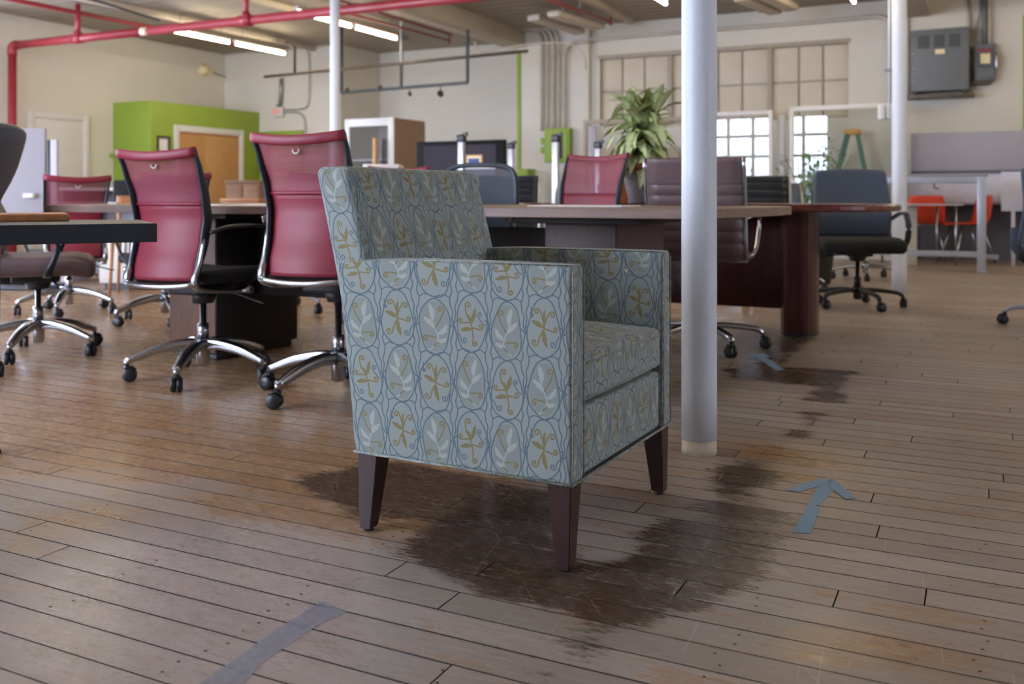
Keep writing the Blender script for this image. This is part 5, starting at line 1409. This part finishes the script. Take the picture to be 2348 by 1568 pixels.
MB().tube([(-9.62, yp, zp), (1.5, yp, zp)], .056, 18).build('run', 'redpipe', sprk)
def tee(px):
    x = onY(px, 60, yp).x
    MB().tube([(x-.09, yp, zp), (x+.09, yp, zp)], .070, 16).build('tee_fitting', 'redpipe', sprk)
    MB().tube([(x, yp, zp), (x, yp, CEIL-.02)], .036, 12).build('branch', 'redpipe', sprk); MB().tube([(x, yp, zp+.02), (x, yp, zp+.10)], .05, 12).build('collar', 'redpipe', sprk); return x
x1 = tee(178); x2 = tee(564)
a = onX(85, 0, x1) ; 
pipe('branch_pipe', 'thinner red branch pipe near the ceiling at top left', [(x1, 5.2, CEIL-.13), (x1, 12.6, CEIL-.13)], .030, 'redpipe')
pipe('branch_pipe', 'red sprinkler line above the lit tubes left of the slim column', [(x2+.6, 6.5, CEIL-.10), (x2+.6, 12.8, CEIL-.10)], .018, 'redpipe')
def two(p, q, h):
    return [hz(p[0], p[1], h), hz(q[0], q[1], h)]
for lab, p, q in (('thin red sprinkler line right of the slim column', (760, 20), (1030, 93)), ('thin red sprinkler line left of the thick column', (1230, -10), (1400, 50))):
    A, B = two(p, q, 3.22); o = pipe('sprinkler_line', lab, [A, B], .015, 'redpipe', group='thin red sprinkler lines')
    MB().tube([B, B+Vector((0, 0, .10))], .010, 8).build('drop', 'redpipe', o); MB().tube([B-Vector((0, 0, .05)), B+Vector((0, 0, .03))], [.022, .012], 8).build('sprinkler_head', 'redpipe', o); C_ = A.lerp(B, .55); MB().tube([C_, C_+Vector((0, 0, .17))], .010, 8).build('hanger', 'steel', o)
# dark conduit running left of the lights
A, B = two((200, -5), (365, 47), 3.25); pipe('dark_conduit', 'dark blue conduit beside the red branch pipe at top left', [A, B], .014, 'darkframe')
# lit fluorescent fixtures along Y
def fixture(x, y0, y1, z, label, lit=True, group='lit fluorescent tubes', hang=True, name='tube_light'):
    t = thing(name, label, 'ceiling light', (x, (y0+y1)/2, z), 0, group); L = (y1-y0)/2
    MB().cbox(-.035, .035, -L, L, .035, .075, .006).build('batten', 'beam', t)
    for s_ in (-1, 1): MB().cbox(-.014, .014, s_*(L-.012)-.010, s_*(L-.012)+.010, -.02, .036, .003).build('lamp_holder', 'white', t)
    MB().tube([(0, -L+.02, 0), (0, L-.02, 0)], .019, 14).build('tube', 'tube', t)
    for s_ in (-.7, .7): MB().tube([(0, s_*L, .07), (0, s_*L, CEIL-z-.01)], .006, 6).build('hanger', 'steel', t)
    return t
VIS = [(-10.15, 9.72, 10.88, 'lit tube nearer the left wall, the near one of its pair'), (-10.15, 10.98, 12.14, 'lit tube above the green booth, the far one of its pair'),
       (-7.70, 9.42, 10.58, 'lit tube crossing behind the slim white column'), (-7.70, 10.66, 11.70, 'lit tube just right of the slim white column'),
       (-3.40, 9.86, 11.02, 'lit tube end at the top edge left of the thick column'), (-1.36, 10.70, 11.92, 'lit tube end at the top edge left of the right column')]
for x, y0, y1, lab in VIS: fixture(x, y0, y1, 3.10, lab)
for i, (x, y0) in enumerate([(-10.15, -.8), (-7.7, 5.6), (-7.7, 1.0), (-3.4, 6.2), (-3.4, 2.2), (-1.36, 7.0), (1.6, 9.5), (1.6, 5.6), (4.2, 9.5), (4.2, 5.6)]):
    fixture(x, y0, y0+2.3, 3.12, 'long lit ceiling tube out of the picture, %s, %s' % (('over the left side', 'over the slim column row', 'over the walnut table', 'over the thick column row', 'right of the thick column', 'near the right wall')[[-10.15, -7.7, -3.4, -1.36, 1.6, 4.2].index(x)], 'near the viewer' if y0 < 3 else ('half way back' if y0 < 8 else 'far back')), group='other ceiling tubes')
# unlit strip housings
def housing(p, q, lab, w=.20):
    A, B = two(p, q, 3.16); d_ = (B-A)
    t = thing('light_housing', lab, 'light fixture', A.lerp(B, .5), math.atan2(d_.y, d_.x), 'unlit cream strip housings'); L = d_.length/2
    MB().rbox(0, 0, .03, L, w/2, .045, .03, 3, 2).build('housing', 'beam', t)
    for s_ in (-.6, .6): MB().tube([(s_*L, 0, .06), (s_*L, 0, CEIL-3.16-.01)], .006, 6).build('hanger', 'steel', t)
housing((1222, 45), (1330, 77), 'unlit cream housing near the beam end, the left one'); housing((1268, 36), (1374, 67), 'unlit cream housing near the beam end, the right one')
housing((1698, 0), (1778, 32), 'unlit cream housing right of the thick column, the left one'); housing((1755, -6), (1815, 24), 'unlit cream housing right of the thick column, the right one')
# hanging black lighting frame
A, B = two((607, 176), (1210, 117), 2.75)
hf = thing('hanging_light_frame', 'black hanging pipe frame with spotlights behind the slim column', 'light fixture', (0, 0, 0))
MB().tube([A, B], .024, 12).build('upper_pipe', 'bronze', hf)
C0 = hz(783, 158, 2.75); zl = 2.75-.36
def along(px):  # point on the upper pipe at a picture column
    rx, ry = ray(px); dx, dy = B.x-A.x, B.y-A.y
    s_ = (A.x*dy-A.y*dx)/(rx*dy-ry*dx); return Vector((rx*s_, ry*s_, 2.75))
L0, L1 = along(783), along(1072); zl0 = EYE+(HY-212)/FPX*((-L0.x*ST+L0.y*CT)); zl1 = EYE+(HY-190)/FPX*((-L1.x*ST+L1.y*CT)); zl = (zl0+zl1)/2
MB().bar((L0.x, L0.y, zl), (L1.x, L1.y, zl), .035, .045).build('lower_track', 'blackmetal', hf)
for px in (783, 1072): p = along(px); MB().bar((p.x, p.y, zl), (p.x, p.y, CEIL), .035, .035).build('drop_rod', 'blackmetal', hf)
p = along(920); MB().bar((p.x, p.y, zl), (p.x, p.y, 2.77), .03, .03).build('drop_rod', 'blackmetal', hf); MB().bar((p.x, p.y, 2.77), (p.x, p.y, CEIL), .03, .03).build('drop_rod', 'steel', hf)
p = along(676); MB().tube([(p.x, p.y, 2.75), (p.x, p.y, CEIL-.22), (p.x-.1, p.y-.1, CEIL-.15)], .02, 10).build('drop_rod', 'blackmetal', hf)
for i, (px, dz, r_) in enumerate([(873, .02, .035), (940, -.10, .028), (1010, -.13, .045), (797, .03, .028)]):
    p = along(px); sl = thing('spotlight', ['small spotlight glinting on the black track, second from left', 'small spotlight hanging under the black track, third from left', 'largest spotlight under the right end of the black track', 'small spotlight at the left end of the black track'][i], 'spotlight', (p.x, p.y, zl+dz), 0, 'spotlights on the black track')
    MB().lathe([(r_*.5, -.05), (r_*.9, -.03), (r_, .03), (r_*.8, .035)], seg=18).build('can', 'blackmetal', sl, rot=(R(75), 0, R(20)))
    MB().lathe([(r_*.7, .026), (r_*.5, .022)], seg=18).build('lamp', 'chrome', sl, rot=(R(75), 0, R(20)))
    MB().tube([(0, 0, 0), (0, 0, -dz)] if abs(dz) > .05 else [(0, 0, 0), (0, 0, .05)], .007, 8).build('stem', 'blackmetal', sl)
# conduits at the beam end and the green panel
XC = [1242, 1255, 1268, 1281, 1294]
for i, px in enumerate(XC):
    lab = ['leftmost of the five vertical conduits above the green panel', 'second conduit from the left above the green panel', 'middle conduit above the green panel', 'fourth conduit from the left above the green panel', 'rightmost of the five vertical conduits above the green panel'][i]
    top = [(px-60-i*4, 40-i*3), (px-22, 58-i*2), (px-4, 80), (px, 110)] if i != 4 else [(px+60, 95), (px+20, 98), (px+2, 120), (px, 140)]
    P = [onY(a_, b_, YB-.16) for a_, b_ in top]; P = [Vector((v.x, v.y, min(v.z, CEIL-.03))) for v in P]
    P += [onY(px, 200, YB-.16), onY(px, 300, YB-.16)]
    tag(MB().tube(smooth_path(P, 4), .020 if i % 2 else .026, 10).build('panel_conduit', 'conduit'), lab, 'conduit', 'vertical conduits above the green panel')
a = onY(1248, 295, YB-.22); b = onY(1306, 295, YB-.22); z1 = a.z; z0 = onY(1275, 372, YB-.22).z
ep = thing('electric_panel', 'green painted electric panel on the wall pilaster below the conduits', 'electrical box', ((a.x+b.x)/2, YB-.22, (z0+z1)/2)); L = (b.x-a.x)/2; Hh = (z1-z0)/2
MB().cbox(-L, L, 0, .12, -Hh, Hh, .006).build('cabinet', 'green', ep); MB().cbox(-L+.05, L-.03, -.012, 0, -Hh+.03, Hh-.05, .004).build('door', 'green', ep); MB().cbox(.02, .10, -.016, -.012, -Hh+.05, Hh-.12, .002).build('dark_slot', 'vent', ep)
for z in (-.12, .02): MB().cbox(-L-.08, -L-.01, .02, .1, z, z+.10, .008).build('side_box', 'green', ep)
conduit('loose cream conduit sagging from the beam across to the window wall', [(1088, 95), (1095, 112), (1112, 118), (1200, 103), (1290, 98), (1325, 110), (1340, 130), (1343, 160)], 11.9, .014, 'conduit')
q = onY(1198, 375, 12.9)
tag(MB().cbox(q.x-.05, q.x+.13, 12.8, 13.1, 0, 1.20, .006).build('green_pedestal', 'green'), 'low green block at the foot of the green corner strip', 'pedestal')
# ================================================================== tape on the floor
def tape(name, label, polys, cat='tape arrow', mat='tape', grp=None, z=.0012):
    t = thing(name, label, cat, (*fl(*polys[0][0]).xy, 0)); o0 = Vector(t.location)
    for i, poly in enumerate(polys):
        P = [fl(*p) for p in poly]; m_ = MB(); vs = [(p.x-o0.x, p.y-o0.y, z+i*.0004) for p in P]; n = len(vs); lo = [(v[0], v[1], z+i*.0004-.0005) for v in vs]
        m_.add(vs+lo, [list(range(n))]+[[k, (k+1) % n, n+(k+1) % n, n+k][::-1] for k in range(n)])
        m_.build('tape_strip', mat, t)
    return t
tape('tape_arrow', 'larger pale blue tape arrow on the floor, nearest us right of the thick column', [
    [(1817, 1222), (1832, 1222), (1858, 1223), (1880, 1168), (1868, 1160), (1878, 1158), (1915, 1122), (1895, 1100), (1878, 1112)],
    [(1800, 1124), (1830, 1128), (1880, 1115), (1908, 1100), (1880, 1098), (1846, 1108)],
    [(1905, 1101), (1912, 1099), (1963, 1143), (1940, 1146), (1902, 1118)]])
tape('tape_arrow', 'smaller pale blue tape arrow farther off, beyond the thick column', [
    [(1798, 848), (1780, 849), (1738, 823), (1728, 813), (1745, 812), (1770, 828)],
    [(1714, 818), (1722, 811), (1752, 810), (1768, 818), (1740, 817)]])
tape('old_tape', 'worn strip of clear grey tape on the boards at bottom left', [[(455, 1568), (520, 1525), (640, 1440), (740, 1378), (795, 1404), (735, 1430), (600, 1520), (560, 1568)]], mat='oldtape', cat='tape')
